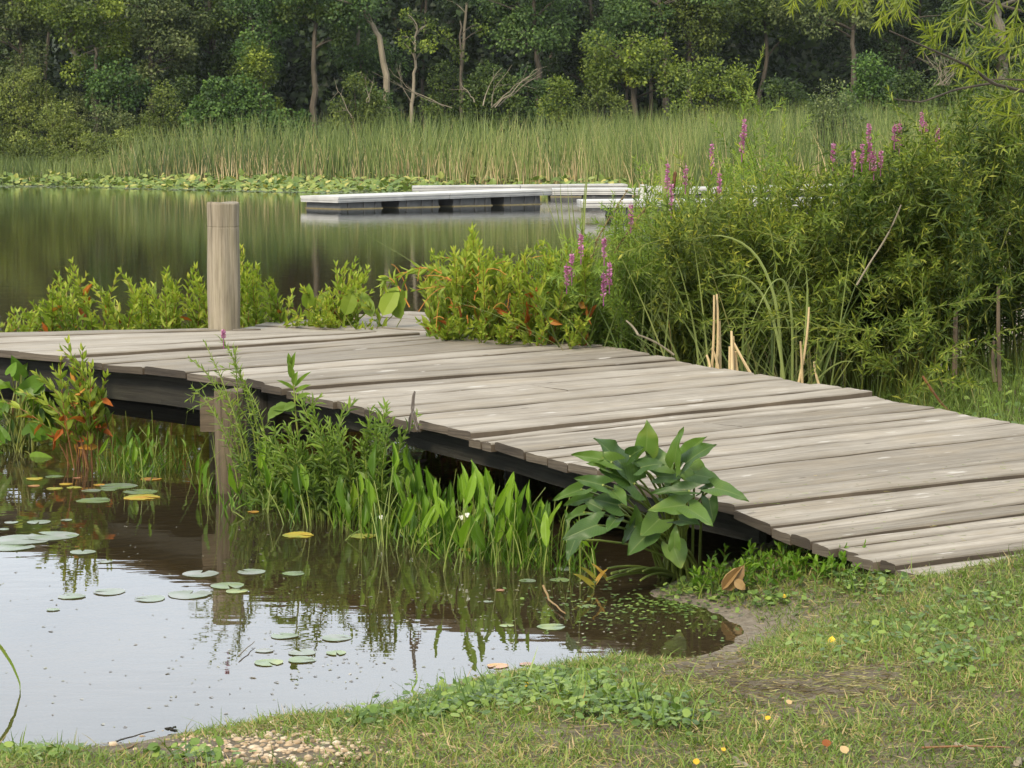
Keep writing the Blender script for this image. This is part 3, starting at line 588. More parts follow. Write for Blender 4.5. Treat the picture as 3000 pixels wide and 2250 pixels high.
# ---- purple loosestrife stand right of the dock
CL = contour([(1540, 720), (1600, 730), (1680, 700), (1740, 650), (1800, 590), (1850, 560), (1900, 500), (1960, 470), (2050, 470), (2150, 440), (2240, 440), (2350, 455), (2500, 450), (2700, 420)])
LS = [(1580, 1730, 13.6, 14.6, 46, 'loosestrife with pink spikes leaning over the lake at the left end of the stand', [(1702, 745), (1675, 805), (1660, 830)]),
      (1700, 1830, 13.6, 14.8, 46, 'loosestrife with short pink spikes low in front of the stand', [(1770, 750), (1785, 830), (1768, 865)]),
      (1800, 1930, 14.0, 15.2, 46, 'loosestrife holding a single bright spike beside the white floating dock', [(1848, 655)]),
      (1900, 2030, 14.4, 15.6, 46, 'loosestrife with a row of pink spikes beneath the brown cattail head', [(1955, 548), (1967, 610), (2008, 540), (2107, 580)]),
      (2010, 2180, 14.6, 16.0, 46, 'tall loosestrife with two pink spikes in the middle of the stand', [(2085, 482), (2180, 405), (2173, 445)]),
      (2130, 2330, 14.8, 16.2, 44, 'tallest loosestrife with a leafy spire rising against the dark wood', []),
      (2430, 2640, 15.0, 16.2, 36, 'loosestrife with a crowded cluster of pink spikes in front of the willows', [(2545, 415), (2548, 470), (2525, 475), (2580, 490), (2500, 490), (2440, 470), (2560, 500), (2620, 410), (2635, 430)]),
      (2640, 2800, 15.2, 16.2, 30, 'loosestrife with a thin pink spike standing among the willow tops', [(2700, 385), (2712, 400), (2745, 430)])]
for x0, x1, Y0, Y1, n_, lab, sp in LS:
    ym = np.interp((x0 + x1) / 2, [1550, 1800, 2100, 2600], [985, 1020, 1040, 1000])
    x = R.uniform(x0, x1, n_); cy_ = CL(x); y = cy_ + 20 + R.random(n_) ** 1.3 * (ym - cy_ - 60)
    tp = [pd(a, c, d) for a, c, d in zip(x, y, R.uniform(Y0 - .5, Y1 - .4, n_))]
    if x0 == 2130: tp += [pd(2238, 140, 15.3), pd(2190, 235, 15.3), pd(2300, 300, 15.4), pd(2160, 330, 15.3)]
    fl = [(pd(a, c + 6, Y0 - .62), R.uniform(.10, .16), .017) for a, c in sp]
    tp += [f[0] + np.array([0, 0, .02]) for f in fl]
    bush('purple_loosestrife', lab, 'flowering plant', (xat((x0 + x1) / 2, (Y0 + Y1) / 2), (Y0 + Y1) / 2), tp, M['loose'], M['stem'], .075, .0145, 85, NARROW, .95, 'purple loosestrife plants right of the dock', bs=.2, rs=.004, t0=.2, twigs=2, fl=fl)
# ---- willow shrubs
CW = contour([(1850, 640), (1950, 600), (2050, 560), (2200, 520), (2350, 490), (2480, 460), (2560, 415), (2650, 360), (2760, 295), (2850, 240), (2950, 195), (3050, 165), (3300, 130)])
WS = [(1960, 2160, 13.6, 14.9, 52, 'leftmost dark green willow shrub beside the ramp, behind the tan cut stalks'),
      (2120, 2320, 13.9, 15.2, 56, 'willow shrub behind the long bent pale cattail leaves'),
      (2280, 2480, 14.2, 15.5, 60, 'willow shrub above the dark hollow next to the ramp, left of it'),
      (2450, 2650, 14.4, 15.8, 62, 'willow shrub over the middle of the dark hollow'),
      (2620, 2830, 14.3, 15.7, 64, 'tall willow shrub with yellow green tips above the upright dead canes'),
      (2800, 3010, 14.0, 15.4, 64, 'tallest willow shrub at the right edge of the bank'),
      (2980, 3250, 13.6, 15.2, 44, 'willow shrub cut by the right edge of the photo')]
for wi, (x0, x1, Y0, Y1, n_, lab) in enumerate(WS):
    lim = np.interp((x0 + x1) / 2, [2000, 2300, 2600, 2900], [1020, 900, 850, 850])
    x = R.uniform(x0 - 30, x1 + 30, n_); c_ = CW(x); y = c_ + R.random(n_) ** 1.15 * (lim - c_)
    tp = [pd(a, c, d) for a, c, d in zip(x, y, R.uniform(Y0 - .9, Y1, n_))]
    bush('willow_shrub', lab, 'shrub', (xat((x0 + x1) / 2, Y1 - .2), Y1 - .2), tp, M[('willow_yellow', 'willow', 'willow', 'willow_dark', 'willow', 'willow_dark', 'willow')[wi]], M['stem'], (.11, .125, .10, .115, .10, .12, .11)[wi], (.019, .017, .02, .021, .018, .019, .018)[wi], (50, 42, 54, 44, 54, 46, 48)[wi], NARROW, .85, 'willow shrubs right of the ramp', bs=.22, rs=.006, t0=.25, twigs=5, droop=.12, bow=.3, z0=.03)
# sapling twigs that hang in front of the hollow
tp = [pd(a, c, d) for a, c, d in [(2150, 905, 12.9), (2240, 960, 12.9), (2330, 985, 12.8), (2480, 1010, 12.7), (2560, 950, 12.8), (2700, 870, 12.7), (2660, 905, 12.7), (2740, 950, 12.6), (2840, 1000, 12.5), (2900, 830, 12.6), (2960, 870, 12.6), (2990, 960, 12.6), (2800, 1110, 12.6), (2860, 1130, 12.5), (2720, 1080, 12.6), (2600, 840, 12.9)]]
bush('willow_sapling', 'young willow with arching twigs hanging in front of the dark hollow', 'shrub', (xat(2720, 13.8), 13.8), tp, M['willow'], M['stem'], .098, .016, 60, NARROW, .8, bs=.5, rs=.005, t0=.35, twigs=2, droop=.1, z0=.06, abias=.55)
# willow tree whose branches hang into the top right corner
o = thing('willow_tree', 'willow tree at the right edge whose slender branches hang into the top corner', 'tree', (3.55, 11.6, .2))
g = G(); g.tube(bez((3.55, 11.6, .0), (3.6, 11.7, 1.6), (3.3, 11.6, 3.9), 10), .13, .07, 10); g.build('trunk', M['bark'], o)
gl, gs = G(), G()
limbs = [[(3300, 330), (3000, 268), (2904, 244), (2850, 199), (2769, 163), (2696, 131), (2606, 90)], [(3300, 20), (3120, -40), (2950, -60), (2750, -80), (2560, -60)], [(3300, 120), (3100, 60), (2950, 20), (2840, -10), (2800, -60)], [(2904, 244), (2800, 262), (2700, 300), (2620, 290)], [(3100, 200), (3000, 235), (2950, 232), (2860, 235)]]
for i, L in enumerate(limbs):
    P = np.array([pd(a, c, 11.2 + .12 * k * (i % 3 - 1)) for k, (a, c) in enumerate(L)]); P = along(P, np.linspace(0, 1, 14))[0]
    gb_ = G(); gb_.tube(P, .011 if i < 3 else .007, .003, 6, a=.3); gb_.build('branch', M['bark'], o)
tw = [((2850, -40), (2835, 30), (2720, 85)), ((2835, 10), (2830, 80), (2815, 195)), ((2700, -70), (2690, -20), (2560, 70)), ((2600, -60), (2590, 0), (2575, 80)), ((2470, -60), (2480, -20), (2475, 20)), ((2330, -60), (2335, -20), (2315, 28)),
      ((2930, -40), (2905, 40), (2880, 120)), ((2990, -30), (2975, 60), (2950, 130)), ((2640, -60), (2650, 0), (2665, 40)), ((2760, 165), (2740, 120), (2700, 75)), ((2830, 60), (2760, 70), (2700, 150)), ((2540, -70), (2520, -30), (2510, 15)), ((2400, -80), (2420, -40), (2400, 10)),
      ((3000, 130), (2960, 150), (2880, 140)), ((2990, 260), (2940, 300), (2870, 290)), ((3010, 330), (2960, 350), (2900, 330)), ((2860, 150), (2840, 190), (2800, 190)), ((2900, 240), (2880, 200), (2850, 230)), ((3010, 60), (2985, 90), (2920, 95)), ((2670, -60), (2640, -10), (2610, 60))]
for a_, b_, c_ in tw:
    Y = R.uniform(10.7, 11.4); P = bez(pd(*a_, Y), pd(*b_, Y - .05), pd(*c_, Y - .1), 8)
    shoot(gl, gs, P, 26, .115, .0135, .75, .1, 1., NARROW, .0035, 1, .62, droop=.25)
for k in range(60):     # the rest of its crown, above the frame
    p = np.array([R.normal(2.9, .9), R.normal(11.5, .6), R.uniform(2.9, 4.6)]); d = nrm(np.array([R.normal(0, 1), R.normal(0, 1), -.4])); shoot(gl, gs, bez(p, p + d * .3, p + d * .5 + [0, 0, -.35], 5), 20, .115, .0135, .75, .1, 1., NARROW, .0035, 1, .5, droop=.25)
gs.build('twig', M['stem'], o); gl.build('foliage', M['willow'] if False else lf('willow_tree_leaf', [(0, (.06, .09, .012)), (.5, (.13, .17, .02)), (1, (.24, .28, .03))], .4), o)
# ---- cattails among the shrubs
def cattail(label, base, bl, heads=(), group='cattail plants right of the dock', mat='cattail', wd=.02, name='cattail_plant', cat='cattail'):
    o = thing(name, label, cat, (base[0], base[1], 0), group); g = G()
    for P in bl:
        Q = np.array([pd(*p) for p in P]); Q = along(bez(Q[0], Q[1], Q[2], 12) if len(Q) == 3 else Q, np.linspace(0, 1, 16))[0]
        tg = np.gradient(Q, axis=0); sd = nrm(np.cross(tg, np.array([R.normal(0, .4), 1., .3]))); t_ = np.linspace(0, 1, 16); w_ = wd * .5 * np.clip((1 - t_ ** 3), .03, 1)
        mid = Q + nrm(np.cross(tg, sd)) * .003
        V = np.concatenate([Q - sd * w_[:, None], mid, Q + sd * w_[:, None]]); F = []
        for i in range(15):
            for c0, c1 in ((0, 16), (16, 32)): F += [(c0 + i, c0 + i + 1, c1 + i + 1), (c0 + i, c1 + i + 1, c1 + i)]
        g.add(V, F, R.uniform(.55, .75))
    g.build('leaf_blades', M[mat], o)
    for hx, hy, Y, L in heads:
        g2 = G(); p = pd(hx, hy, Y); g2.tube([p, p + [0, 0, .01], p + [.01, 0, L - .01], p + [.012, 0, L]], [.004, .012, .012, .004], sides=10); g2.build('seed_head', M['brown'], o)
        g3 = G(); g3.tube(bez((base[0], base[1], 0), (base[0], base[1], 1), p, 8), .005, .004, 5); g3.tube([p + [.012, 0, L], p + [.014, 0, L + .12]], .003, .001, 4); g3.build('stalk', M['stem'], o)
cattail('cattail with long pale leaves bent over in front of the willows', (xat(2290, 13.3), 13.3), [[(2290, 1120, 13.2), (2300, 560, 13.2), (1955, 728, 13.2)], [(2320, 1160, 13.1), (2340, 600, 13.0), (2200, 950, 12.8)], [(2300, 1150, 13.0), (2270, 760, 13.0), (2110, 810, 12.9)], [(2330, 1180, 13), (2380, 900, 13), (2360, 780, 13)], [(2340, 1180, 13), (2440, 1040, 13), (2500, 1060, 12.9)]], wd=.017)
cattail('cattail with a brown seed head standing in front of the white floating dock', (xat(1960, 14.6), 14.6), [[(1950, 900, 14.4), (1945, 600, 14.4), (1948, 370, 14.4)], [(1965, 900, 14.4), (1962, 600, 14.4), (1925, 430, 14.4)], [(1970, 900, 14.4), (1990, 650, 14.4), (2070, 480, 14.3)], [(1975, 900, 14.5), (2010, 600, 14.5), (2030, 470, 14.5)], [(1955, 900, 14.5), (1940, 560, 14.3), (1900, 640, 14.3)]], [(1973, 552, 14.35, .11)], wd=.03)
cattail('thin dark rush leaves rising from the lake in front of the floating dock', (xat(1690, 15.6), 15.6), [[(1690, 900, 15.5), (1660, 720, 15.5), (1588, 560, 15.5)], [(1695, 900, 15.5), (1645, 720, 15.5), (1622, 545, 15.5)], [(1700, 900, 15.6), (1640, 700, 15.5), (1642, 520, 15.5)], [(1702, 900, 15.5), (1668, 700, 15.5), (1663, 540, 15.5)], [(1705, 900, 15.5), (1690, 740, 15.5), (1672, 545, 15.5)], [(1710, 900, 15.5), (1690, 700, 15.5), (1728, 430, 15.5)], [(1715, 900, 15.6), (1712, 740, 15.5), (1700, 570, 15.5)], [(1720, 900, 15.5), (1760, 700, 15.5), (1800, 560, 15.5)], [(1708, 900, 15.5), (1700, 650, 15.5), (1740, 340, 15.5)]], wd=.013, mat='cattail', name='rush_clump', cat='rush')
cattail('cattail with blue green leaves among the crowded pink spikes', (xat(2520, 15.6), 15.6), [[(2530, 900, 15.4), (2510, 600, 15.4), (2505, 500, 15.3)], [(2510, 900, 15.4), (2440, 560, 15.4), (2425, 430, 15.3)], [(2500, 900, 15.4), (2460, 440, 15.4), (2600, 400, 15.2)], [(2500, 900, 15.4), (2420, 480, 15.3), (2560, 420, 15.2)], [(2540, 900, 15.4), (2570, 600, 15.4), (2590, 450, 15.3)]], wd=.02)
# dead tan stalks by the ramp edge
def stalks(name, label, cat, items, mat, r=.008, group=None):
    p0 = pd(*items[0][0]); o = thing(name, label, cat, p0, group)
    for a, b_ in [(i[0], i[1]) for i in items]:
        g = G(); p, q = pd(*a), pd(*b_); P = bez(p, (p + q) / 2 + R.normal(0, .012, 3), q, 6); g.tube(P, r, r * .75, 6, a=R.random()); g.build('stalk', mat, o)
    return o
stalks('dead_cattail_stub', 'group of tall tan dead stalks cut off beside the ramp edge', 'dead stalks', [((2085, 1085, 12.75), (2092, 865, 12.75)), ((2098, 1090, 12.75), (2100, 862, 12.8)), ((2078, 1085, 12.7), (2070, 1040, 12.75)), ((2105, 1085, 12.7), (2085, 1020, 12.7)), ((2110, 1080, 12.8), (2108, 940, 12.8))], M['tan'], .0085, 'dead cut stalks beside the ramp')
stalks('dead_cattail_stub', 'shorter tan dead stubs with a leaning stem, just right of the tall stalks', 'dead stalks', [((2138, 1090, 12.6), (2138, 1015, 12.6)), ((2150, 1095, 12.6), (2148, 985, 12.6)), ((2160, 1095, 12.6), (2155, 1030, 12.6)), ((2205, 1105, 12.6), (2150, 1005, 12.6)), ((2145, 1095, 12.55), (2143, 970, 12.6))], M['tan'], .0095, 'dead cut stalks beside the ramp')
stalks('dead_cane', 'thick upright dead cane in the dark hollow under the willows', 'dead cane', [((2796, 1150, 13.3), (2800, 910, 13.3))], M['cane'], .018)
stalks('dead_cane', 'tall thin dead cane standing near the right edge under the willows', 'dead cane', [((2930, 1145, 13.2), (2925, 840, 13.3)), ((2915, 1120, 13.2), (2912, 1000, 13.3))], M['cane'], .014)
stalks('dead_twig', 'thin bare twig crossing the willow leaves diagonally', 'twig', [((2510, 835, 12.9), (2575, 730, 12.9)), ((2575, 730, 12.9), (2640, 600, 12.9))], M['palebark'], .006)
stalks('dead_twig', 'reddish bare twig leaning up from the dark grass beside the ramp', 'twig', [((2790, 1215, 12.9), (2735, 1150, 12.9)), ((2735, 1150, 12.9), (2703, 1102, 12.9))], M['redstem'], .010)
stalks('dead_twig', 'grey bare branch lying over the ramp edge below the loosestrife', 'twig', [((1975, 1040, 12.9), (1925, 1005, 12.9)), ((1925, 1005, 12.9), (1870, 982, 12.9)), ((1870, 982, 12.9), (1835, 940, 13))], M['palebark'], .007)
stalks('dead_twig', 'pair of tan leaning stalks beside the cattail foot', 'twig', [((2350, 1130, 12.8), (2345, 1000, 12.8)), ((2340, 1120, 12.8), (2370, 900, 12.9)), ((2400, 1130, 12.8), (2385, 1060, 12.8))], M['tan'], .008)
for lab, L in [('last year loosestrife stalk with dry seed spike leaning over the water', [((1690, 900, 14), (1750, 700, 13.8)), ((1750, 700, 13.8), (1840, 555, 13.7))]), ('dry brown seed stalk standing beside the low pink spikes', [((1760, 900, 13.9), (1800, 740, 13.6)), ((1800, 740, 13.6), (1890, 610, 13.5))])]:
    o = stalks('dry_loosestrife_stalk', lab, 'dry stalk', L, M['seed'], .004)
    g = G(); 
    for a, b_ in L:
        p, q = pd(*a), pd(*b_); t_ = R.random((60, 1)); leaves(g, p + (q - p) * t_, R.normal(0, 1, (60, 3)), .018, .011, DIAM)
    g.build('seed_capsules', M['seed'], o)
# ---- plants in front of and under the dock
YE = contour([(-100, 12.9), (250, 12.3), (500, 11.7), (700, 11.05), (900, 10.6), (1100, 10.2), (1300, 9.8), (1500, 9.4), (1700, 9.1), (1900, 8.8)])
P = [(200, 1008), (188, 1030), (178, 1060), (242, 1030), (150, 1130), (112, 1100), (70, 1150), (268, 1080), (310, 1108), (300, 1150), (225, 1080), (160, 1085), (205, 1130), (130, 1170), (255, 1140), (20, 1180), (95, 1165), (180, 1170), (230, 1180)]
bush('swamp_loosestrife', 'red stemmed leafy plant leaning over the dock edge at the left', 'waterside plant', (xat(275, 12.2), 12.2), [pd(a, c, 12.15 + R.normal(0, .12)) for a, c in P], M['bright'], M['redstem'], .105, .033, 48, LANCE, .62, bs=.07, rs=.0042, t0=.32, whorl=3, accent=.5)
it = []
for k in range(70):
    x = R.uniform(-90, 165); y = R.uniform(1075, 1370); s = R.uniform(38, 85); an = R.normal(0, .8); it.append(((x, y), (x + s * math.sin(an), y - s * math.cos(an) * R.uniform(.4, 1)), R.uniform(.6, .85), 12.75 + R.uniform(-.3, .35)))
for _q in it: pass
broad('spatterdock', 'heap of large round green leaves crowded under the left dock edge', 'water plant', it, M['arrow'], (xat(40, 12.8), 12.8), ARM)
CA = contour([(280, 1330), (330, 1260), (370, 1235), (430, 1215), (480, 1240), (560, 1290), (620, 1350), (700, 1320), (760, 1230), (850, 1260), (960, 1380), (1050, 1365), (1100, 1285), (1130, 1275), (1180, 1298), (1240, 1325), (1300, 1400), (1330, 1362), (1380, 1328), (1430, 1322), (1500, 1368), (1550, 1400), (1600, 1450), (1650, 1430), (1720, 1470), (1800, 1560)])
AH = [(290, 380, 20, 0, 'narrow arrowhead leaves standing in the water beneath the dock, left of the corner post'), (370, 450, 22, 0, 'arrowhead clump with slender pale stems in the gap under the dock'), (470, 560, 12, .5, 'sparse arrowhead with dark broad leaves deep under the dock'), (585, 660, 12, 0, 'arrowhead leaves right against the left of the corner post'), (680, 790, 26, 0, 'arrowhead leaves right of the corner post, below the yellow stemmed loosestrife'),
      (820, 960, 22, .0, 'arrowhead leaves at the foot of the willow seedlings'), (980, 1080, 34, 0, 'arrowhead clump just right of the willow seedlings'), (1080, 1190, 44, 0, 'tallest arrowhead clump with broad spoon shaped leaves below the ramp edge'), (1180, 1300, 40, 0, 'arrowhead clump with blue green leaves at its base, beside the tallest one'), (1290, 1400, 40, 0, 'arrowhead clump in the middle of the ramp edge with a dry brown leaf'), (1390, 1500, 44, 0, 'arrowhead clump with tall pointed leaves left of the big arum'), (1490, 1600, 34, .05, 'shorter arrowhead clump under the ramp, near the big arum'), (1590, 1740, 30, .1, 'low arrowhead clump touching the left side of the big arum')]
fl_at = {820: [(938, 1508)], 1080: [(1115, 1515), (1205, 1500)], 1290: [(1352, 1515), (1368, 1508)], 1390: [(1390, 1528), (1372, 1535)]}
for x0, x1, n_, back, lab in AH:
    xm = (x0 + x1) / 2; Y = float(YE(xm)) + back; o = thing('arrowhead_plant', lab, 'water plant', (xat(xm, Y), Y, -.05), 'arrowhead plants along the dock'); gs, gl = G(), G()
    for k in range(int(n_ * .95)):
        tx = R.uniform(x0 - 15, x1 + 15); Yk = Y + R.normal(0, .2); by = 420 + 11570 / Yk
        ty = CA(tx) + 5 + R.random() ** .9 * (by - CA(tx)) * .78; L = R.uniform(.10, .185) * (1 if back < .3 else .8) * (.75 if x1 < 700 else 1)
        tip = pd(tx, ty, Yk); b = np.array([xat(tx, Yk) + R.normal(0, .06), Yk + R.normal(0, .05), -.05]); d = nrm(nrm(tip - b) + np.array([R.normal(0, .22), R.normal(0, .18), .15]))
        q = tip - d * L
        if q[2] < .03: continue
        vleaf(gl, q, d, L, L * R.uniform(.17, .31), np.array([R.normal(0, .8), -1, .2]), R.random(), False, .5, .12, R.uniform(-.1, .25)); gs.tube(bez(b, b + (q - b) * [.2, .2, .6], q, 6), .0034, .0022, 5, cap=False, a=R.random())
    for k in range(n_ // 5 + 2):
        b = np.array([xat(R.uniform(x0, x1), Y) + R.normal(0, .05), Y + R.normal(0, .13), -.04]); gs.tube(bez(b, b + [0, 0, .2], b + [R.normal(0, .06), R.normal(0, .05), R.uniform(.15, .38)], 5), .003, .0012, 4, cap=False, a=R.random())
    
    k = int(n_ * 2.6); bp_ = np.column_stack([xat(R.uniform(x0 - 10, x1 + 10, k), Y), Y + R.normal(0, .16, k), np.full(k, -.03)])
    blades(gl, bp_, np.column_stack([R.normal(0, .3, k), R.normal(0, .25, k), np.ones(k)]), np.column_stack([R.normal(0, .3, k), R.normal(0, .2, k), -np.abs(R.normal(0, .2, k))]), R.uniform(.06, .3, k) * (1 if back < .3 else .8), R.uniform(.005, .011, k), 4, np.clip(R.normal(.35, .2, k), 0, 1))
    for fx, fy in fl_at.get(x0, []): p = pd(fx, fy, Y - .15); gs.tube([p + [0, .01, -.14], p], .0018, sides=4)
    gs.build('stem', M['palestem'], o); gl.build('foliage', M['arrow'], o, smooth=True)
    for fx, fy in fl_at.get(x0, []):
        g = G(); p = pd(fx, fy, Y - .15); an = np.arange(3) * 2.09 + R.random(); leaves(g, np.repeat(p[None], 3, 0), np.stack([np.cos(an), np.full(3, -.3), np.sin(an)], -1), .013, .013, OVAL, up=np.tile([[0, -1., .3]], (3, 1))); g.build('white_flower', lf('white_petal_%d' % fx, [(0, (.7, .7, .66)), (1, (.8, .8, .76))], .2), o)
SD = [((955, 1480), [(888, 1228), (860, 1160), (905, 1290), (840, 1250), (930, 1300), (800, 1260), (870, 1330), (820, 1330), (760, 1270), (900, 1370), (850, 1390), (800, 1350), (930, 1390), (780, 1330), (880, 1430)], 'leafy willow seedling leaning over the dock edge in the middle of the clump'),
      ((985, 1480), [(1008, 1195), (960, 1230), (1010, 1260), (985, 1290), (945, 1330), (1030, 1290), (905, 1170), (1040, 1330), (970, 1370), (1000, 1400), (930, 1400), (1050, 1400), (890, 1380), (980, 1440)], 'willow seedling right of the middle one, its tip above the planks'),
      ((1110, 1460), [(1086, 1205), (1132, 1202), (1100, 1240), (1150, 1230), (1200, 1245), (1070, 1270), (1120, 1300), (1160, 1320), (1070, 1350), (1100, 1380)], 'slim willow seedling with yellowish double tip beside the ramp edge'),
      ((800, 1490), [(760, 1300), (720, 1330), (790, 1290), (830, 1370), (770, 1400), (850, 1400), (740, 1420), (890, 1420), (830, 1440), (700, 1380), (760, 1350), (810, 1310), (780, 1450), (720, 1460), (860, 1460)], 'low bushy willow seedling right of the corner post')]
for (bx_, by_), tps, lab in SD:
    Y = float(YE(bx_)) - .05
    bush('willow_seedling', lab, 'seedling', (xat(bx_, Y), Y), [pd(a, c, Y + R.normal(0, .1)) for a, c in tps], M['loose'], M['palestem'], .075, .0165, 75, LANCE, .85, 'willow seedlings in front of the dock', bs=.05, rs=.004, t0=.25, twigs=3, abias=.4)
o = thing('milkweed', 'single upright stem with a few broad leaves rising above the planks', 'plant', (xat(880, 10.6), 10.6, -.05)); gs, gl = G(), G()
P = np.array([pd(*p) for p in [(890, 1380, 10.6), (868, 1240, 10.6), (862, 1150, 10.6), (855, 1090, 10.6), (850, 1045, 10.6)]]); gs.tube(along(P, np.linspace(0, 1, 12))[0], .005, .003, 6)
for (ax, ay), (tx, ty), wr in [((862, 1140), (815, 1112), .2), ((862, 1135), (905, 1088), .18), ((858, 1110), (846, 1062), .33), ((860, 1128), (868, 1092), .4), ((852, 1075), (845, 1038), .35), ((853, 1085), (862, 1035), .25), ((864, 1150), (905, 1125), .25), ((866, 1170), (905, 1150), .3), ((866, 1180), (830, 1200), .5), ((868, 1200), (800, 1195), .3), ((820, 1190), (785, 1225), .6), ((840, 1180), (800, 1215), .6)]:
    p, q = pd(ax, ay, 10.6), pd(tx, ty, 10.55); leaves(gl, [p], [q - p], np.linalg.norm(q - p), np.linalg.norm(q - p) * wr, OVAL, up=np.array([[0, -1., .6]]), a=np.array([.3]))
gs.build('stem', M['stem'], o); gl.build('foliage', M['loose'], o)
Y = 10.95
o = bush('purple_loosestrife', 'slender yellow stemmed loosestrife with one small pink tip in front of the corner post', 'flowering plant', (xat(790, Y), Y), [pd(a, c, Y + R.normal(0, .05)) for a, c in [(550, 1045), (575, 1060), (600, 1005), (640, 985), (655, 1000), (690, 1020), (700, 1090), (720, 1130), (560, 1130), (640, 1130), (690, 1180), (600, 1170)]], M['loose'], M['palestem'], .062, .0125, 62, NARROW, 1.0, bs=.05, rs=.0042, t0=.25, twigs=1, abias=.6)
spike(o, pd(655, 992, Y), .04, .012)
o = thing('dead_leaf_stalk', 'withered grey leaf standing on the edge of the ramp planks', 'dead plant', at(1218, 1235, .48)); g = G()
P = np.array([pd(*p) for p in [(1222, 1260, 10.05), (1205, 1205, 10.05), (1210, 1160, 10.05), (1216, 1142, 10.05), (1213, 1170, 10.05), (1212, 1200, 10.05), (1204, 1215, 10.05)]]); g.tube(along(P, np.linspace(0, 1, 16))[0], .005, .003, 5)
leaves(g, [P[1], P[1], P[5]], [P[0] - P[1] + [.01, 0, 0], P[6] - P[2], P[0] - P[5]], .11, .018, LANCE, up=np.array([[0, -1., .3]] * 3)); g.build('withered_leaf', plain_mat('withered', [(.3, (.06, .05, .045)), (.7, (.16, .14, .12))], .9), o)
# ---- the big arum
AL = [((925, 520), (950, 320), 150), ((770, 640), (600, 425), 190), ((690, 600), (425, 530), 90), ((1135, 600), (1145, 380), 110), ((1190, 560), (1320, 420), 100), ((1210, 610), (1385, 460), 130), ((850, 750), (650, 630), 200), ((930, 560), (1150, 660), 160), ((650, 640), (535, 600), 70), ((740, 900), (560, 845), 170), ((480, 790), (290, 850), 80), ((560, 840), (360, 895), 80), ((500, 950), (375, 985), 70), ((590, 1040), (350, 1125), 130), ((440, 1140), (380, 1280), 80), ((850, 1050), (755, 1170), 90), ((860, 1050), (865, 910), 80), ((940, 1100), (800, 1240), 140), ((1020, 1000), (900, 1112), 150), ((1200, 900), (945, 930), 120), ((1230, 930), (1395, 1030), 130), ((1230, 800), (960, 810), 90), ((1410, 785), (1625, 830), 110), ((1270, 690), (1455, 725), 130), ((1230, 640), (1370, 750), 150), ((1120, 1190), (1180, 1340), 150), ((1130, 1180), (1130, 1055), 70), ((1370, 860), (1400, 1030), 90), ((720, 1000), (655, 1080), 80), ((1010, 700), (1190, 690), 120), ((630, 760), (435, 705), 90), ((820, 560), (900, 500), 90), ((1040, 620), (1000, 540), 100), ((900, 640), (1040, 600), 110), ((1060, 760), (1220, 800), 120), ((700, 800), (800, 900), 110), ((1080, 860), (1180, 960), 120), ((1330, 800), (1440, 720), 70), ((620, 930), (520, 870), 100), ((1160, 1000), (1290, 1010), 120)]
bp = at(1990, 1700, -.02); o = thing('arrow_arum', 'large arum with arrow shaped dark green leaves in front of the ramp edge', 'water plant', bp); gs, gl = G(), G()
zp = lambda x, y: (1500 + x / 2.37, 1100 + y / 2.37)
for (a0, a1), (t0_, t1_), w_ in AL:
    Y = R.uniform(8.38, 8.68); p = pd(*zp(a0, a1), Y); q = pd(*zp(t0_, t1_), Y - R.uniform(-.02, .10)); d = q - p; L = np.linalg.norm(d)
    vleaf(gl, p, d, max(L, .08), w_ / 2.37 / FPX * Y * 1.3, np.array([R.normal(0, .35), -.9, .75 + R.normal(0, .3)]), R.uniform(.15, .8), tipdroop=R.uniform(.05, .25))
    b = bp + np.array([R.normal(0, .05), R.normal(0, .05), -.01]); gs.tube(bez(b, b + (p - b) * [.35, .35, .7] + [0, 0, .04], p, 8), .0065, .0042, 6, a=R.random())
for k in range(9):
    a, c = R.uniform(640, 1000), R.uniform(1290, 1440); p = pd(*zp(a, c), 8.6); p[2] = max(p[2], .01); gs.tube(bez(bp, (bp + p) / 2 + [0, 0, .06], p, 8), .006, .004, 6, a=R.random())
gs.build('stem', M['palestem'], o); gl.build('foliage', M['arum'], o, smooth=True)
ga = G()
for (a0, a1), (t0_, t1_), w_ in [((540, 1450), (430, 1370), 70), ((600, 1420), (660, 1340), 55), ((560, 1400), (470, 1320), 60), ((640, 1400), (560, 1300), 50)]:
    p, q = pd(*zp(a0, a1), 8.75), pd(*zp(t0_, t1_), 8.72); leaves(ga, [p], [q - p], np.linalg.norm(q - p), w_ / 2.37 / FPX * 8.7, ARM, up=np.array([[R.normal(0, .6), -.5, .8]]))
ga.build('yellowed_leaf', lf('yellowing_leaf', [(0, (.16, .20, .03)), (.5, (.34, .27, .05)), (1, (.46, .25, .07))], .25), o)

# arching orange stems over the centre clump
o = [x for x in COL.objects if x.get('label', '').startswith('tall bright green plant with orange stems')][0]
g, gl = G(), G()
for A in [((1200, 900), (1130, 760), (1122, 848)), ((1330, 830), (1230, 730), (1125, 850)), ((1380, 850), (1390, 750), (1290, 755)), ((1400, 840), (1300, 770), (1190, 800)), ((1420, 860), (1400, 780), (1480, 765)), ((1390, 880), (1390, 800), (1560, 810)), ((1400, 860), (1360, 820), (1220, 850)), ((1420, 900), (1460, 820), (1600, 860)), ((1400, 850), (1400, 790), (1405, 720))]:
    Y = R.uniform(13.5, 13.9); P = bez(*[pd(a, b, Y) for a, b in A], 12); shoot(gl, g, P, 22, .10, .03, .8, .1, 1., LANCE, .0042, 2, .55)
for k in range(26):
    x = R.normal(1420, 90); y = R.normal(880, 45); Y = R.uniform(13.4, 13.9); p = pd(x, y, Y); q = pd(x + R.normal(0, 70), y + R.normal(-10, 40), Y); g.tube(bez(p, (p + q) / 2 + [0, 0, R.uniform(.02, .12)], q, 6), .0022, .0014, 4, cap=False, a=R.random())
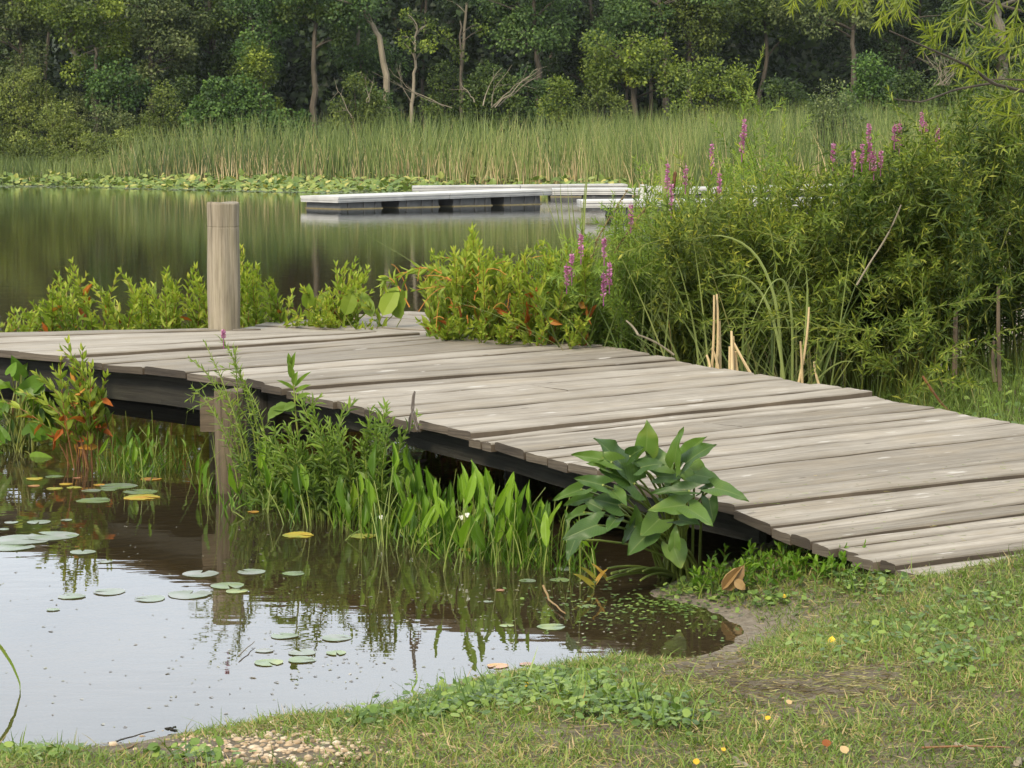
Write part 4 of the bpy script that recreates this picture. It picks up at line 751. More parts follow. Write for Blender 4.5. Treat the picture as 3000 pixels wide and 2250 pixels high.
g.build('orange_stem', plain_mat('orange_stem', [(.3, (.36, .13, .03)), (.7, (.50, .24, .05))], .6), o); gl.build('arching_leaves', M['bright'], o)
# tall grass standing among the shrubs
g = G(); k = 380; px = R.uniform(1620, 2420, k); Y = R.uniform(13.2, 14.6, k); b = np.column_stack([(px - 1500) / FPX * Y, Y, np.full(k, .0)])
blades(g, b, np.column_stack([R.normal(-.05, .22, k), R.normal(0, .15, k), np.ones(k)]), np.column_stack([R.normal(-.1, .3, k), R.normal(-.1, .2, k), -np.abs(R.normal(0, .25, k))]), R.uniform(.5, 1.55, k), R.uniform(.009, .017, k), 7, np.clip(R.normal(.5, .18, k), 0, 1))
tag(g.build('tall_grass', M['cattail']), 'long loose grass blades mixed through the shrubs right of the ramp', 'tall grass', kind='stuff')
# ------------------------------------------------------------------ the far shore
def clump_leaves(g, c, r, n_, ls, squash=.75, droop=.35, a0=None, shell=.35, asp=.7):
    d = nrm(R.normal(0, 1, (n_, 3))); rad = (shell + (1 - shell) * R.random((n_, 1)) ** .6) * R.uniform(.8, 1.15, (n_, 1))
    p = np.asarray(c) + d * rad * r * np.array([1, 1, squash])
    dd = d + R.normal(0, .55, (n_, 3)) + np.array([0, 0, -droop])
    s = ls * R.uniform(.6, 1.3, n_); a = np.clip((R.uniform(.15, .75) if a0 is None else a0) + R.normal(0, .2, n_), 0, 1)
    leaves(g, p, dd, s, s * asp, DIAM, a=a, up=nrm(d * .8 + R.normal(0, .5, (n_, 3)) + [0, -.2, .5]))
def tree(label, cx, Y, rects, mat, trunk=None, r=.16, bark='bark', top=13., ls=.2, dens=1., wide=None, name='tree', cat='tree', group=None, per=120, cr=(.55, 1.05)):
    x = xat(cx, Y); z0 = gz(x, Y); o = thing(name, label, cat, (x, Y, z0 - .1), group); gt, gl = G(), G()
    if trunk: P = np.array([pd(a, b, Y) for a, b in trunk]); P = np.concatenate([[[P[0][0], Y, z0 - .1]], P, [P[-1] + (P[-1] - P[-2]) * 1. + np.array([0, 0, max(0, (top - 2 - P[-1][2]) * .7)])]])
    else: P = np.array([(x, Y, z0 - .1), (x + R.normal(0, .15), Y, 3.), (x + R.normal(0, .4), Y, 6.), (x + R.normal(0, .7), Y + R.normal(0, .4), top - 2.)])
    P = along(P, np.linspace(0, 1, 16))[0] + np.concatenate([np.zeros((1, 3)), R.normal(0, .03, (15, 3))]); gt.tube(P, r, r * .35, 7, a=R.random())
    C = []
    for x0, x1, y0, y1 in rects:
        k = int(max(2, dens * (x1 - x0) * (y1 - y0) / 2600))
        for _ in range(k): C.append(pd(R.uniform(x0, x1), R.uniform(y0, y1), Y + R.uniform(-1.1, 1.1)))
    ww = wide or 2.6
    if top > 8.5:
        for _ in range(int(20 * dens)): C.append(np.array([P[-1][0] + R.normal(0, ww * .55), Y + R.normal(0, 1.), R.uniform(7.6, top)]))
    for c in C:
        if dens > .4 and R.random() < .75:
            k = np.argmin(np.abs(P[:, 2] - (c[2] - .6))); gt.tube(bez(P[k], (P[k] + c) / 2 + [0, 0, .25], c, 5), r * .28, .015, 4, cap=False)
        clump_leaves(gl, c, R.uniform(*cr), int(per * R.uniform(.7, 1.2)), ls)
    gt.build('trunk', M[bark], o); gl.build('crown', M[mat], o); return o
def dome(label, cx, Y, hw, top_y, mat, ls=.14, name='shrub', cat='shrub', group=None, per=200, rr=.45, n_=None, a0=None, sky=0, bot_y=None):
    """shrub that fills px cx +- hw from top_y down to the ground"""
    x = xat(cx, Y); z0 = max(gz(x, Y), 0); o = thing(name, label, cat, (x, Y, z0), group); gt, gl = G(), G()
    W = hw / FPX * Y; H = pd(cx, top_y, Y)[2] - z0; k = n_ or int(max(6, W * H * 7))
    for _ in range(k):
        u = R.uniform(-1, 1); v = R.random() ** .7; h = H * (1 - .55 * abs(u) ** 2.2) * v
        c = np.array([x + u * W, Y - .5 * math.sqrt(1 - u * u * .8) * W * (1 - v * .6) + R.normal(0, .25), z0 + max(.1, h - rr * .5)])
        gt.tube(bez((x + u * W * .25, Y, z0), (x + u * W * .6, Y, z0 + h * .6), c, 5), .025, .008, 4, cap=False)
        clump_leaves(gl, c, rr * R.uniform(.7, 1.3), int(per * R.uniform(.7, 1.2)), ls, .8, .1, a0)
    for _ in range(sky): # thin shoots sticking out on top
        u = R.uniform(-.7, .7); b = np.array([x + u * W, Y - .2, z0 + H * .6]); e = b + [R.normal(0, .15), 0, H * R.uniform(.35, .6)]; shoot(gl, gt, bez(b, (b + e) / 2, e, 5), 40, ls * 1.1, ls * .4, .8, .1, 1, DIAM, .012)
    gt.build('stem', M['bark'], o); gl.build('foliage', M[mat], o); return o
# the unbroken wood behind
g, gt = G(), G()
for _ in range(1700):
    Y = R.uniform(114, 132); z = R.uniform(.6, 16.5); c = np.array([R.uniform(-42, 46), Y, z]); clump_leaves(g, c, R.uniform(1.0, 2.0), 85, .46, .8, .3)
for _ in range(24):
    x, Y = R.uniform(-38, 40), R.uniform(112, 128); gt.tube([(x, Y, 0), (x + R.normal(0, .3), Y, 5), (x + R.normal(0, .8), Y, 11)], R.uniform(.1, .22), .06, 6, a=R.random())
for _ in range(420):
    Y = R.uniform(132, 148); clump_leaves(g, (R.uniform(-52, 56), Y, R.uniform(1., 16.5)), R.uniform(1.6, 2.8), 70, .8, .8, .3)
wo_ = tag(g.build('dark_wood', M['dark_leaf']), 'unbroken dark wood behind the trees of the far shore', 'wood', kind='stuff')
tb = gt.build('trunk', M['bark'], wo_); tb['kind'] = 'stuff'
for a in [   # label, cx, Y, crown rectangles (px), foliage, trunk px
    ('grey green tree cut by the top left corner of the photo', 70, 108, [(-60, 150, -20, 120), (-40, 120, 100, 230)], 'grey_leaf', None),
    ('bright olive tree with a short tan trunk showing, second tree from the left corner', 265, 105, [(165, 350, 0, 60), (200, 360, 50, 170), (215, 330, 160, 260)], 'maple_leaf', [(285, 260), (215, 160), (195, 110)]),
    ('tree with dark glossy drooping leaves below the bright olive tree', 360, 104, [(230, 400, 190, 300)], 'grape_leaf', [(284, 300), (282, 220)]),
    ('slender tree with a straight grey trunk between the olive tree and the vines', 445, 106, [(380, 470, 0, 120), (440, 600, 80, 200), (390, 470, 180, 250), (470, 600, 0, 70)], 'grey_leaf', [(443, 280), (441, 180), (436, 20)]),
    ('shaded tree with dull olive leaves left of the vine covered tree', 600, 109, [(490, 720, 60, 240), (560, 720, 0, 100)], 'oak_leaf', None),
    ('tree wrapped in bright vines beside the bare brown trunk', 785, 104, [(745, 850, 10, 90), (740, 800, 80, 180), (700, 780, 110, 200)], 'grape_leaf', [(770, 260), (790, 120)]),
    ('tall brown trunk with hanging vines and few leaves, left of centre', 920, 103, [(850, 990, 0, 40), (950, 1010, 20, 120), (890, 930, 30, 70)], 'oak_leaf', [(922, 265), (918, 200), (926, 60)]),
    ('leafy ash tree growing behind the leaning pale trunk', 1080, 107, [(1010, 1100, 20, 200), (1080, 1150, 90, 190), (1000, 1080, 160, 230)], 'ash_leaf', None),
    ('thin leaning pale trunk crossing the dark wood, almost bare', 1125, 102, [(1030, 1070, -20, 10)], 'ash_leaf', [(1132, 225), (1112, 110), (1080, 60), (1045, 0)]),
    ('pale stemmed sapling with yellow green leaves in the dark gap', 1210, 100, [(1150, 1225, 25, 110), (1165, 1215, 100, 170), (1235, 1262, 55, 80), (1245, 1262, 115, 150)], 'maple_leaf', [(1207, 310), (1213, 230), (1217, 150)]),
    ('dark bare trunk deep in the gap right of the pale sapling', 1360, 111, [(1290, 1340, -30, 20)], 'dark_leaf', [(1352, 240), (1362, 60), (1372, 0)]),
    ('small bright tree in the gap, forked, right of the pale sapling', 1330, 102, [(1290, 1340, 80, 140), (1320, 1390, 130, 180), (1400, 1440, 60, 120)], 'maple_leaf', [(1352, 300), (1350, 180)]),
    ('airy light green ash with layered leaves at the top centre', 1560, 105, [(1400, 1480, 0, 70), (1470, 1620, 0, 60), (1500, 1650, 60, 160), (1450, 1560, 90, 130)], 'ash_leaf', [(1577, 200), (1562, 60)]),
    ('dark leafy tree in the shade right of the airy ash', 1680, 110, [(1600, 1800, 90, 220), (1640, 1760, 0, 60)], 'dark_leaf', [(1745, 120), (1730, 20)]),
    ('green tree with pale bare side branches, right of centre at the top', 1850, 106, [(1750, 1940, 0, 110), (1740, 1840, 90, 150)], 'ash_leaf', [(1950, 120), (1930, 20)]),
    ('broad yellow green maple low at the edge of the wood', 1850, 102, [(1730, 1960, 120, 210), (1780, 2000, 150, 260), (1700, 1790, 170, 240)], 'maple_leaf', None),
    ('dull olive tree at the top above the yellow green maple', 2010, 107, [(1930, 2130, -10, 90), (1960, 2090, 60, 150)], 'olive_leaf', None),
    ('shaded tree with spreading bare twigs at the top right', 2210, 110, [(2080, 2300, 0, 60), (2150, 2330, 40, 110)], 'oak_leaf', None),
    ('grey green tree behind the hanging willow twigs at the top right', 2420, 107, [(2300, 2560, 0, 60), (2330, 2420, 40, 90)], 'grey_leaf', [(2500, 200), (2500, 90)]),
    ('dark tree behind the willow twigs in the right hand wood', 2600, 110, [(2420, 2760, 60, 200)], 'dark_leaf', None),
    ('tall tree with a thick pale trunk in the top right corner', 2930, 88, [(2850, 3040, 100, 220), (2780, 2880, -10, 60)], 'oak_leaf', [(2935, 200), (2925, 60), (2915, 0)]),
]:
    lab, cx, Y, rects, mat, tr_ = a
    pale = 'pale' in lab.split('side')[0] and ('trunk' in lab or 'stemmed' in lab) or 'tan trunk' in lab
    few = len(rects) == 1 and mat != 'grape_leaf'
    tree(lab, cx, Y, rects, mat, tr_, r=.30 if 'thick' in lab else .10 if 'sapling' in lab or 'small bright' in lab else .17, bark='palebark' if pale else 'bark', top=5. if ('sapling' in lab or 'low at' in lab or 'below' in lab or 'small bright' in lab) else R.uniform(13.5, 16.5), dens=1.5, ls=.14 if 'sapling' in lab else .16, cr=(.3, .6) if ('sapling' in lab or 'small bright' in lab or 'vines and few' in lab) else (.5, 1.), per=80 if 'sapling' in lab else 290)
for a in [   # undergrowth along the edge of the wood: label, cx, Y, half width, top px, foliage, leaf
    ('mound of dark green vines at the wood edge left of the bare trunk', 690, 101, 135, 215, 'grape_leaf', .2), ('second mound of broad dark vines below the bare brown trunk', 860, 100, 70, 252, 'grape_leaf', .2),
    ('vine covered bush climbing towards the wrapped tree', 750, 102, 70, 130, 'maple_leaf', .18),
    ('small rusty olive bush below the slender grey trunk', 490, 101, 70, 235, 'olive_leaf', .15), ('dull dark bush between the slender trunk and the vine mound', 570, 103, 70, 200, 'oak_leaf', .16),
    ('pale yellowish bush at the foot of the leaning pale trunk', 1060, 99, 90, 215, 'olive_leaf', .15), ('round green bush beneath the leafy ash', 1120, 101, 60, 200, 'ash_leaf', .16),
    ('dense dark bush in the middle of the dark gap', 1310, 103, 60, 185, 'oak_leaf', .16), ('mid green bush behind the fallen dead branches', 1450, 101, 90, 160, 'oak_leaf', .17),
    ('small bright bush right of the fallen dead branches', 1640, 99, 50, 215, 'maple_leaf', .15), ('green bush at the wood edge under the airy ash', 1560, 102, 70, 190, 'ash_leaf', .16),
    ('shaded bush under the yellow green maple', 1760, 101, 80, 230, 'olive_leaf', .15), ('pale leaved bush left of the leafy loosestrife spire', 2090, 92, 120, 150, 'maple_leaf', .15), ('low dull bush at the marsh edge behind the spire', 2290, 98, 100, 215, 'oak_leaf', .16),
    ('rounded bright bush in front of the dark wood on the right', 2540, 90, 85, 130, 'grape_leaf', .17), ('silvery flowering bush standing above the right cattails', 2430, 72, 75, 205, 'grey_leaf', .10), ('low bush beside the grey bare bush', 2650, 85, 60, 200, 'oak_leaf', .15), ('olive bush at the right edge above the willows', 2950, 60, 120, 150, 'olive_leaf', .12), ('dull green bush under the top right willow branches', 2800, 84, 110, 130, 'oak_leaf', .16)]:
    lab, cx, Y, hw, ty, mat, ls = a; dome(lab, cx, Y, hw, ty, mat, ls * .8, rr=.5)
for a in [   # marsh shrubs on the left
    ('tall pointed olive shrub at the left end of the marsh', 85, 104, 110, 190, 'marsh_leaf'), ('low olive shrub cut by the left edge of the photo', -20, 104, 80, 265, 'olive_leaf'), ('greyish twiggy shrub behind the tall pointed one', 230, 105, 90, 255, 'grey_leaf'),
    ('broad olive shrub in the middle of the left marsh', 170, 102, 110, 290, 'marsh_leaf'), ('shrub with upright silvery tips left of the cattail bed', 340, 102, 75, 295, 'grey_leaf'), ('yellowish rusty shrub next to the silvery tipped one', 390, 100, 60, 320, 'marsh_leaf'), ('dark green marsh bush low behind the water lilies at the left', 60, 101.5, 120, 380, 'olive_leaf'),
    ('low green bush joining the cattail bed at its left end', 440, 100, 60, 330, 'olive_leaf'), ('brownish low shrub in the left marsh above the reeds', 260, 99.5, 110, 385, 'marsh_leaf')]:
    lab, cx, Y, hw, ty, mat = a; dome(lab, cx, Y, hw, ty, mat, .10, rr=.42, per=230, sky=6 if 'upright' in lab or 'pointed' in lab else 2, group='marsh shrubs on the left bank')
# dead brush
def brush(label, items, Y, r=.02, name='dead_branches'):
    p0 = pd(*items[0][0], Y); o = thing(name, label, 'dead branches', p0); g = G()
    for it in items:
        P = np.array([pd(a, b, Y + R.normal(0, .2)) for a, b in it]); P = along(P, np.linspace(0, 1, 8))[0]; P[1:-1] += R.normal(0, .03, (6, 3)); g.tube(P, r, r * .35, 5, a=R.random())
        for k in range(3):
            q, tg = along(P, R.uniform(.3, .9, 1)); e = q[0] + nrm(tg[0] + R.normal(0, .5, 3)) * R.uniform(.3, .8); g.tube([q[0], e], r * .4, r * .15, 4)
    g.build('branch', M['palebark'], o)
brush('bundle of pale dead branches leaning to the right in front of the wood', [[(1440, 315), (1500, 260), (1580, 205)], [(1450, 315), (1530, 240), (1575, 200)], [(1415, 310), (1430, 250), (1470, 200)], [(1440, 310), (1445, 260), (1500, 190)], [(1460, 312), (1540, 245), (1590, 210)], [(1390, 300), (1350, 240)]], 98, .028)
brush('low pale dead branches fallen below the pale sapling', [[(1325, 316), (1250, 290), (1180, 255), (1090, 210)], [(1300, 312), (1200, 260), (1140, 200)], [(1205, 300), (1180, 250), (1160, 200)], [(1080, 300), (1075, 250), (1060, 210)], [(1030, 340), (990, 270), (985, 250)], [(1075, 300), (1090, 240)], [(1035, 345), (1000, 310)]], 98, .022)
brush('grey leafless bush under the willow branches at the top right', [[(2760 + R.normal(0, 12), 250), (2770 + k * 6 - 30, 200), (2700 + k * 13, 120 + R.uniform(0, 60))] for k in range(14)], 70, .012, 'bare_bush')
# ---- cattail beds
def cat_pts(n_, x0, x1, y0, y1, test):
    P = np.column_stack([R.uniform(x0, x1, n_), R.uniform(y0, y1, n_)]); return P[test(P)]
def cat_blades(g, P, h, seg=3, dead=.2, wd=.04, a=None):
    z = ground_z(P); n_ = len(P); hh = h * R.uniform(.62, 1.1, n_) * (1 + .10 * wob(P, .35))
    dd = R.random(n_) < dead * (1 + .9 * wob(P, .5))
    hh = np.where(dd, hh * R.uniform(.4, .85, n_), hh); d = np.column_stack([R.normal(0, .07, n_), R.normal(0, .07, n_), np.ones(n_)]); d = d + dd[:, None] * R.normal(0, .07, (n_, 3))
    bend = np.column_stack([R.normal(0, .12, n_), R.normal(0, .10, n_), -np.abs(R.normal(0, .09, n_))])
    aa = np.where(dd, R.uniform(.84, 1., n_), np.clip(R.normal(.40, .17, n_) + .34 * wob(P, .25), 0, .74))
    side = np.column_stack([np.ones(n_), R.normal(0, .6, n_), np.zeros(n_)]); side = nrm(side)
    blades(g, np.column_stack([P, z - .05]), d, bend, hh, wd * R.uniform(.6, 1.3, n_), seg, aa, side=side)
g = G()
inb = lambda P: (lambda s: (s > -.3) & (s < 16) & ((P[:, 0] / P[:, 1] * FPX + 1500) > 330))(sdist(P, FARL))
P = cat_pts(120000, -20, 34, 84, 108, inb); s_ = sdist(P, FARL); keep = R.random(len(P)) < np.where(s_ < 4, .34, .16); P = P[keep]
px_ = P[:, 0] / P[:, 1] * FPX + 1500
cat_blades(g, P, 2.85 * np.interp(px_, [330, 420, 600], [.75, .92, 1.0]) * (1 + .10 * wob(P, 1.1)), dead=.24)
P = cat_pts(9000, -20, 20, 84, 95, lambda P: inb(P) & (sdist(P, FARL) < 1.6)); n0 = g.n
P = P[R.random(len(P)) < np.clip(.55 + .9 * wob(P, .8), .1, 1)]
aa = R.uniform(.86, 1, len(P)); z = ground_z(P); blades(g, np.column_stack([P, z - .05]), np.column_stack([R.normal(0, .12, len(P)), R.normal(0, .1, len(P)), np.ones(len(P))]), R.normal(0, .1, (len(P), 3)), R.uniform(.6, 1.7, len(P)), .035, 2, aa, side=np.tile([[1., 0, 0]], (len(P), 1)))
tag(g.build('cattail_bed', M['cattail']), 'wide bed of green cattails with tan dead stalks along the far shore', 'cattails', kind='stuff')
g = G()
P = cat_pts(70000, 2.5, 24, 44, 92, lambda P: (np.maximum(sdist(P, NEAR), sdist(P, FARL)) > .3) & ((P[:, 0] / P[:, 1] * FPX + 1500) < 3150)); P = P[R.random(len(P)) < .55]
cat_blades(g, P, 2.95, dead=.18, wd=.024)
tag(g.build('cattail_marsh', M['cattail']), 'cattail marsh rising behind the willows and loosestrife on the right', 'cattails', kind='stuff')
g = G()
P = cat_pts(26000, -28, -8, 88, 108, lambda P: (lambda s: (s > -.3) & (s < 4))(sdist(P, FARL)) & ((P[:, 0] / P[:, 1] * FPX + 1500) < 470))
cat_blades(g, P[:7500], 1.3, dead=.06, wd=.035); tag(g.build('marsh_reeds', M['cattail']), 'light green reeds in front of the left marsh shrubs', 'reeds', kind='stuff')
# water lilies in front of them
g = G()
P = cat_pts(30000, -30, 4, 72, 104, lambda P: (lambda s: (s > -7.5) & (s < .6))(sdist(P, FARL))); s_ = sdist(P, FARL); px_ = P[:, 0] / P[:, 1] * FPX + 1500
wdt = np.interp(px_, [-100, 250, 420, 900, 1230, 1320], [2.2, 2.6, 4.5, 7.0, 5.0, 1.0]); keep = (-s_ < wdt * R.uniform(.75, 1.05, len(P))) & (R.random(len(P)) < .75); P = P[keep]; s_ = s_[keep]; wdt = wdt[keep]
n_ = len(P); zt = np.clip(.5 * (1 - (-s_) / (wdt + .1)), 0, .5) * R.random(n_) + .02; d = np.column_stack([R.normal(0, 1, n_), R.normal(-.3, 1, n_), R.normal(.25, .4, n_) * (zt > .05)])
leaves(g, np.column_stack([P, zt]), d, R.uniform(.2, .36, n_), R.uniform(.16, .28, n_), OVAL, a=np.clip(R.normal(.42, .2, n_) + (R.random(n_) < .14) * .45, 0, 1), up=np.column_stack([R.normal(0, .3, n_), R.normal(-.35, .3, n_), np.ones(n_)]))
tag(g.build('water_lily_mat', M['spatter']), 'mat of green and yellow water lilies along the far cattails', 'water lilies', kind='stuff')
g = G()
P = cat_pts(14000, -30, 2, 68, 104, lambda P: (lambda s: (s > -9.5) & (s < -.5))(sdist(P, FARL))); s_ = sdist(P, FARL); px_ = P[:, 0] / P[:, 1] * FPX + 1500
wdt = np.interp(px_, [-100, 100, 280, 420, 1000, 1250, 1400], [5.5, 5.5, 4.5, 5.8, 8.0, 6., 1.]); P = P[(-s_ < wdt) & (-s_ > wdt * .35)]; n_ = len(P)
leaves(g, np.column_stack([P, np.full(n_, .012)]), np.column_stack([R.normal(0, 1, (n_, 2)), np.zeros(n_)]), .24, .24, ROUND, up=np.tile([[0, 0, 1.]], (n_, 1)), a=R.uniform(.0, .5, n_))
tag(g.build('floating_pads', M['pad']), 'pale band of flat pads floating at the edge of the far lilies', 'lily pads', kind='stuff')
def gat(px, py, up=0.):
    """point of the bank surface seen at a pixel"""
    z = .1
    for _ in range(9): p = at(px, py, z); z = .5 * z + .5 * (max(gz(p[0], p[1]), 0) + up)
    p = at(px, py, z); return p
DECK_POLY = [tuple(pts[i][0][:2]) for i in range(len(pts))] + [tuple(pts[i][1][:2]) for i in range(len(pts) - 1, -1, -1)]
def gatv(px, py):
    z = np.full(len(px), .1)
    for _ in range(9):
        A = np.array([at(a, b, c) for a, b, c in zip(px, py, z)]); z = .5 * z + .5 * np.maximum(ground_z(A[:, :2]), 0)
    return A
# ------------------------------------------------------------------ lily pads near the dock
PADS = [(275, 1466, 100, .34, 'large green lily pad floating just left of the yellow torn one'), (417, 1456, 106, .72, 'torn yellow lily pad, largest yellow one in front of the dock'), (412, 1441, 100, .30, 'dark green lily pad touching the back of the torn yellow one'), (442, 1403, 62, .86, 'orange yellow lily pad under the dock beside the pale stems'),
        (102, 1402, 50, .66, 'small yellowish pad at the left below the red stemmed plant'), (193, 1418, 40, .80, 'small golden pad in the cluster left of the arrowhead stems'), (217, 1428, 44, .62, 'small yellow green pad overlapping the golden one'), (290, 1420, 36, .86, 'tiny orange pad at the back of the cluster'), (345, 1424, 110, .22, 'long dull green pad in the middle of the cluster'), (160, 1396, 52, .30, 'small green pad farthest back at the left'), (268, 1437, 58, .16, 'greyish pad in front of the golden one'), (322, 1433, 60, .26, 'green pad between the cluster and the torn yellow pad'), (160, 1431, 50, .60, 'small olive pad at the front left of the cluster'), (100, 1423, 36, 1., 'little purplish pad at the left of the cluster'), (225, 1400, 24, 1., 'tiny red pad behind the cluster'),
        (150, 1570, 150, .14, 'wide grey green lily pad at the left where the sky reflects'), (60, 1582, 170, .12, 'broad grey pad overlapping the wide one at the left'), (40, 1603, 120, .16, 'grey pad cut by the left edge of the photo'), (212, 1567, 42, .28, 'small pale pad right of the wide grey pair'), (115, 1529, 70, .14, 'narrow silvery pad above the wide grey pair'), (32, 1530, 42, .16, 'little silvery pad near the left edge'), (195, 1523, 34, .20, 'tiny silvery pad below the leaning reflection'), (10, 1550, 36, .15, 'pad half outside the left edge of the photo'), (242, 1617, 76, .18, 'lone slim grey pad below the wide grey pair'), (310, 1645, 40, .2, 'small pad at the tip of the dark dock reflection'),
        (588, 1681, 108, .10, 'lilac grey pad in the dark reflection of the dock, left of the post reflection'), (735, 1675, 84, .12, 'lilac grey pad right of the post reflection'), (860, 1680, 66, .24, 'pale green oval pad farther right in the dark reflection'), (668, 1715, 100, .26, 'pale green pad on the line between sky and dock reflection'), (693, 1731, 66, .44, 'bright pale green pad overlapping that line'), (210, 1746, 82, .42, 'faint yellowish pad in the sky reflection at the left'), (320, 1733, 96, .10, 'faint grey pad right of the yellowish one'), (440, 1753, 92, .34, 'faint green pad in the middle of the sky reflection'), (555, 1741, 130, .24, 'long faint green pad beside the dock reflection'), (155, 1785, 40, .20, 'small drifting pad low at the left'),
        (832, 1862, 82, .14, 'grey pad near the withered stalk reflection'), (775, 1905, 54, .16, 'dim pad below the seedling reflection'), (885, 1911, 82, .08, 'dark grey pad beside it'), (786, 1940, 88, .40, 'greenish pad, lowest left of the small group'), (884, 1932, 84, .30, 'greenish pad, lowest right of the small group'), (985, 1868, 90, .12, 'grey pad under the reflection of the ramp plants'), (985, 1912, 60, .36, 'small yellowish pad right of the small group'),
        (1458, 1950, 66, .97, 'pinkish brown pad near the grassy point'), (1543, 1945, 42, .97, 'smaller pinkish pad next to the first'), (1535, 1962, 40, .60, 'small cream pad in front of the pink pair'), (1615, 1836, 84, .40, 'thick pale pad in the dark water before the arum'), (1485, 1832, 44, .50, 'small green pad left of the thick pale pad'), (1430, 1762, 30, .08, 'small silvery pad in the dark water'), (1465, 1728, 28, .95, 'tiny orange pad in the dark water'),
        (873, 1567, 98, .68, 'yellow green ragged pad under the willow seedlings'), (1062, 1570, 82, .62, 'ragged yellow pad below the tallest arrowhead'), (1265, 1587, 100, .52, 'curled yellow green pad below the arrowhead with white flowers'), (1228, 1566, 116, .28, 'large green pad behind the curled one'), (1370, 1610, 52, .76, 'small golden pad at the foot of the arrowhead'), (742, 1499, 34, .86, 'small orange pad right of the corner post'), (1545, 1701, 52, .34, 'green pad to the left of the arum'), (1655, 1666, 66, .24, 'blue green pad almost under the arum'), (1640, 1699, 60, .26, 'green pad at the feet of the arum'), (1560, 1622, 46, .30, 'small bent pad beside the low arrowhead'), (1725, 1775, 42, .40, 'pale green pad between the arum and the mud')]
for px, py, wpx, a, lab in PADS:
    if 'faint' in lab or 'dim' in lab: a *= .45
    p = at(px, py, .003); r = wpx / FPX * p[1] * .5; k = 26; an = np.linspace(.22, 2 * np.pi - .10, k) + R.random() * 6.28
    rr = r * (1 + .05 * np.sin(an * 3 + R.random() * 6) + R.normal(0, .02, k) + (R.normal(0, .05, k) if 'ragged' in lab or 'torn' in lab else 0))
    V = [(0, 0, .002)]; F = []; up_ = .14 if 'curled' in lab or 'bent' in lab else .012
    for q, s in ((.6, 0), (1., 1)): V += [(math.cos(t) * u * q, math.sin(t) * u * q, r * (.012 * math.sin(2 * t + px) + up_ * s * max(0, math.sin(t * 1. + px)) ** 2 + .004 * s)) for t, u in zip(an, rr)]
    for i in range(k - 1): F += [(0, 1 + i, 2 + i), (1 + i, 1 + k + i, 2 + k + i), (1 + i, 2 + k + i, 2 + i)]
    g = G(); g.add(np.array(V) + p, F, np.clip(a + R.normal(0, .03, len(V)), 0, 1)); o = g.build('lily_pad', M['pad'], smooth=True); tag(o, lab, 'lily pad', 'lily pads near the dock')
# ------------------------------------------------------------------ scraps on the water
g = G(); n_ = 3000
qx, qy = R.uniform(-50, 2150, n_), R.uniform(1520, 2140, n_); dn = .12 + 1.1 * np.exp(-((qx - 1500) / 420) ** 2 - ((qy - 1800) / 140) ** 2) + .5 * np.exp(-((qx - 950) / 350) ** 2 - ((qy - 1950) / 90) ** 2) + .3 * np.exp(-((qy - 1500) / 60) ** 2)
dn *= .35 + .9 * np.clip(np.sin(qx * .012 + 2) * np.sin(qy * .03 + qx * .006) + .4, 0, 1.2)
k = R.random(n_) < dn; P = np.array([at(a, b, .0015) for a, b in zip(qx[k], qy[k])]); P = P[ground_z(P[:, :2]) < -.004]; n_ = len(P)
leaves(g, P, np.column_stack([R.normal(0, 1, n_), R.normal(0, .7, n_), np.zeros(n_)]), R.uniform(.005, .020, n_) * np.where(R.random(n_) < .03, 2., 1.), R.uniform(.004, .011, n_), LANCE, up=np.tile([[0, 0, 1.]], (n_, 1)))
tag(g.build('floating_scraps', lf('wet_scraps', [(0, (.09, .08, .06)), (.5, (.19, .17, .13)), (.8, (.20, .21, .11)), (1, (.40, .36, .28))], .1, rough=.3)), 'small scraps of leaf and weed floating on the still water', 'floating scraps', kind='stuff')
g = G(); n_ = 420; qx, qy = np.concatenate([R.normal(1880, 150, 300), R.normal(1990, 60, 120)]), np.concatenate([R.normal(1775, 40, 300), R.normal(1760, 20, 120)]); P = np.array([at(a, b, .006) for a, b in zip(qx, qy)]); z = ground_z(P[:, :2]); P[:, 2] = np.maximum(z, 0) + .008; P = P[z < .05]; n_ = len(P)
leaves(g, P, R.normal(0, 1, (n_, 3)) * [1, 1, .1], R.uniform(.008, .022, n_), R.uniform(.008, .02, n_), ROUND, up=np.tile([[0, -.1, 1.]], (n_, 1)))
tag(g.build('floating_weed', M['clover']), 'small round floating weed between the arum and the mud', 'water weed', kind='stuff')
# ------------------------------------------------------------------ grass on the bank
def proj(P):
    d = np.asarray(P) - EYE; f = d @ _F; return 1500 + FPX * d[:, 0] / f, 1125 - FPX * (d @ _U) / f
n_ = 330000; P = np.column_stack([R.uniform(-2.2, 3.6, n_), R.uniform(4.9, 9.6, n_)]); z = ground_z(P); P, z = P[z > .004], z[z > .004]; P3 = np.column_stack([P, z]); qx, qy = proj(P3)
def ell(cx, cy, rx, ry): return np.exp(-((qx - cx) / rx) ** 2 - ((qy - cy) / ry) ** 2)
bare = 1.15 * ell(2060, 1945, 150, 55) + 1.1 * ell(2260, 2020, 190, 45) + .9 * ell(2500, 2010, 150, 50) + .7 * ell(2420, 2090, 260, 30) + .65 * ell(2560, 1965, 120, 30) + .5 * ell(2850, 2060, 250, 40) + 1.2 * ell(760, 2210, 330, 52) + 1.1 * ell(430, 2190, 260, 28) + .55 * ell(1500, 2140, 220, 25) + .6 * ell(1750, 2150, 200, 25) + .9 * ell(2130, 1850, 80, 70) + .5 * ell(2330, 1790, 120, 40)
nz = .5 + .5 * wob(P, 2.3) + .35 * wob(P + 7, 6.1)
keep = (R.random(len(P)) < np.clip(.98 - bare * .95 + .25 * (nz - .5), .015, 1)) & (qy > 1560) & (qx > -60) & (qx < 3060) & (qy < 2330) & (R.random(len(P)) < np.clip(z / .03, .15, 1))
keep &= R.random(len(P)) < .8
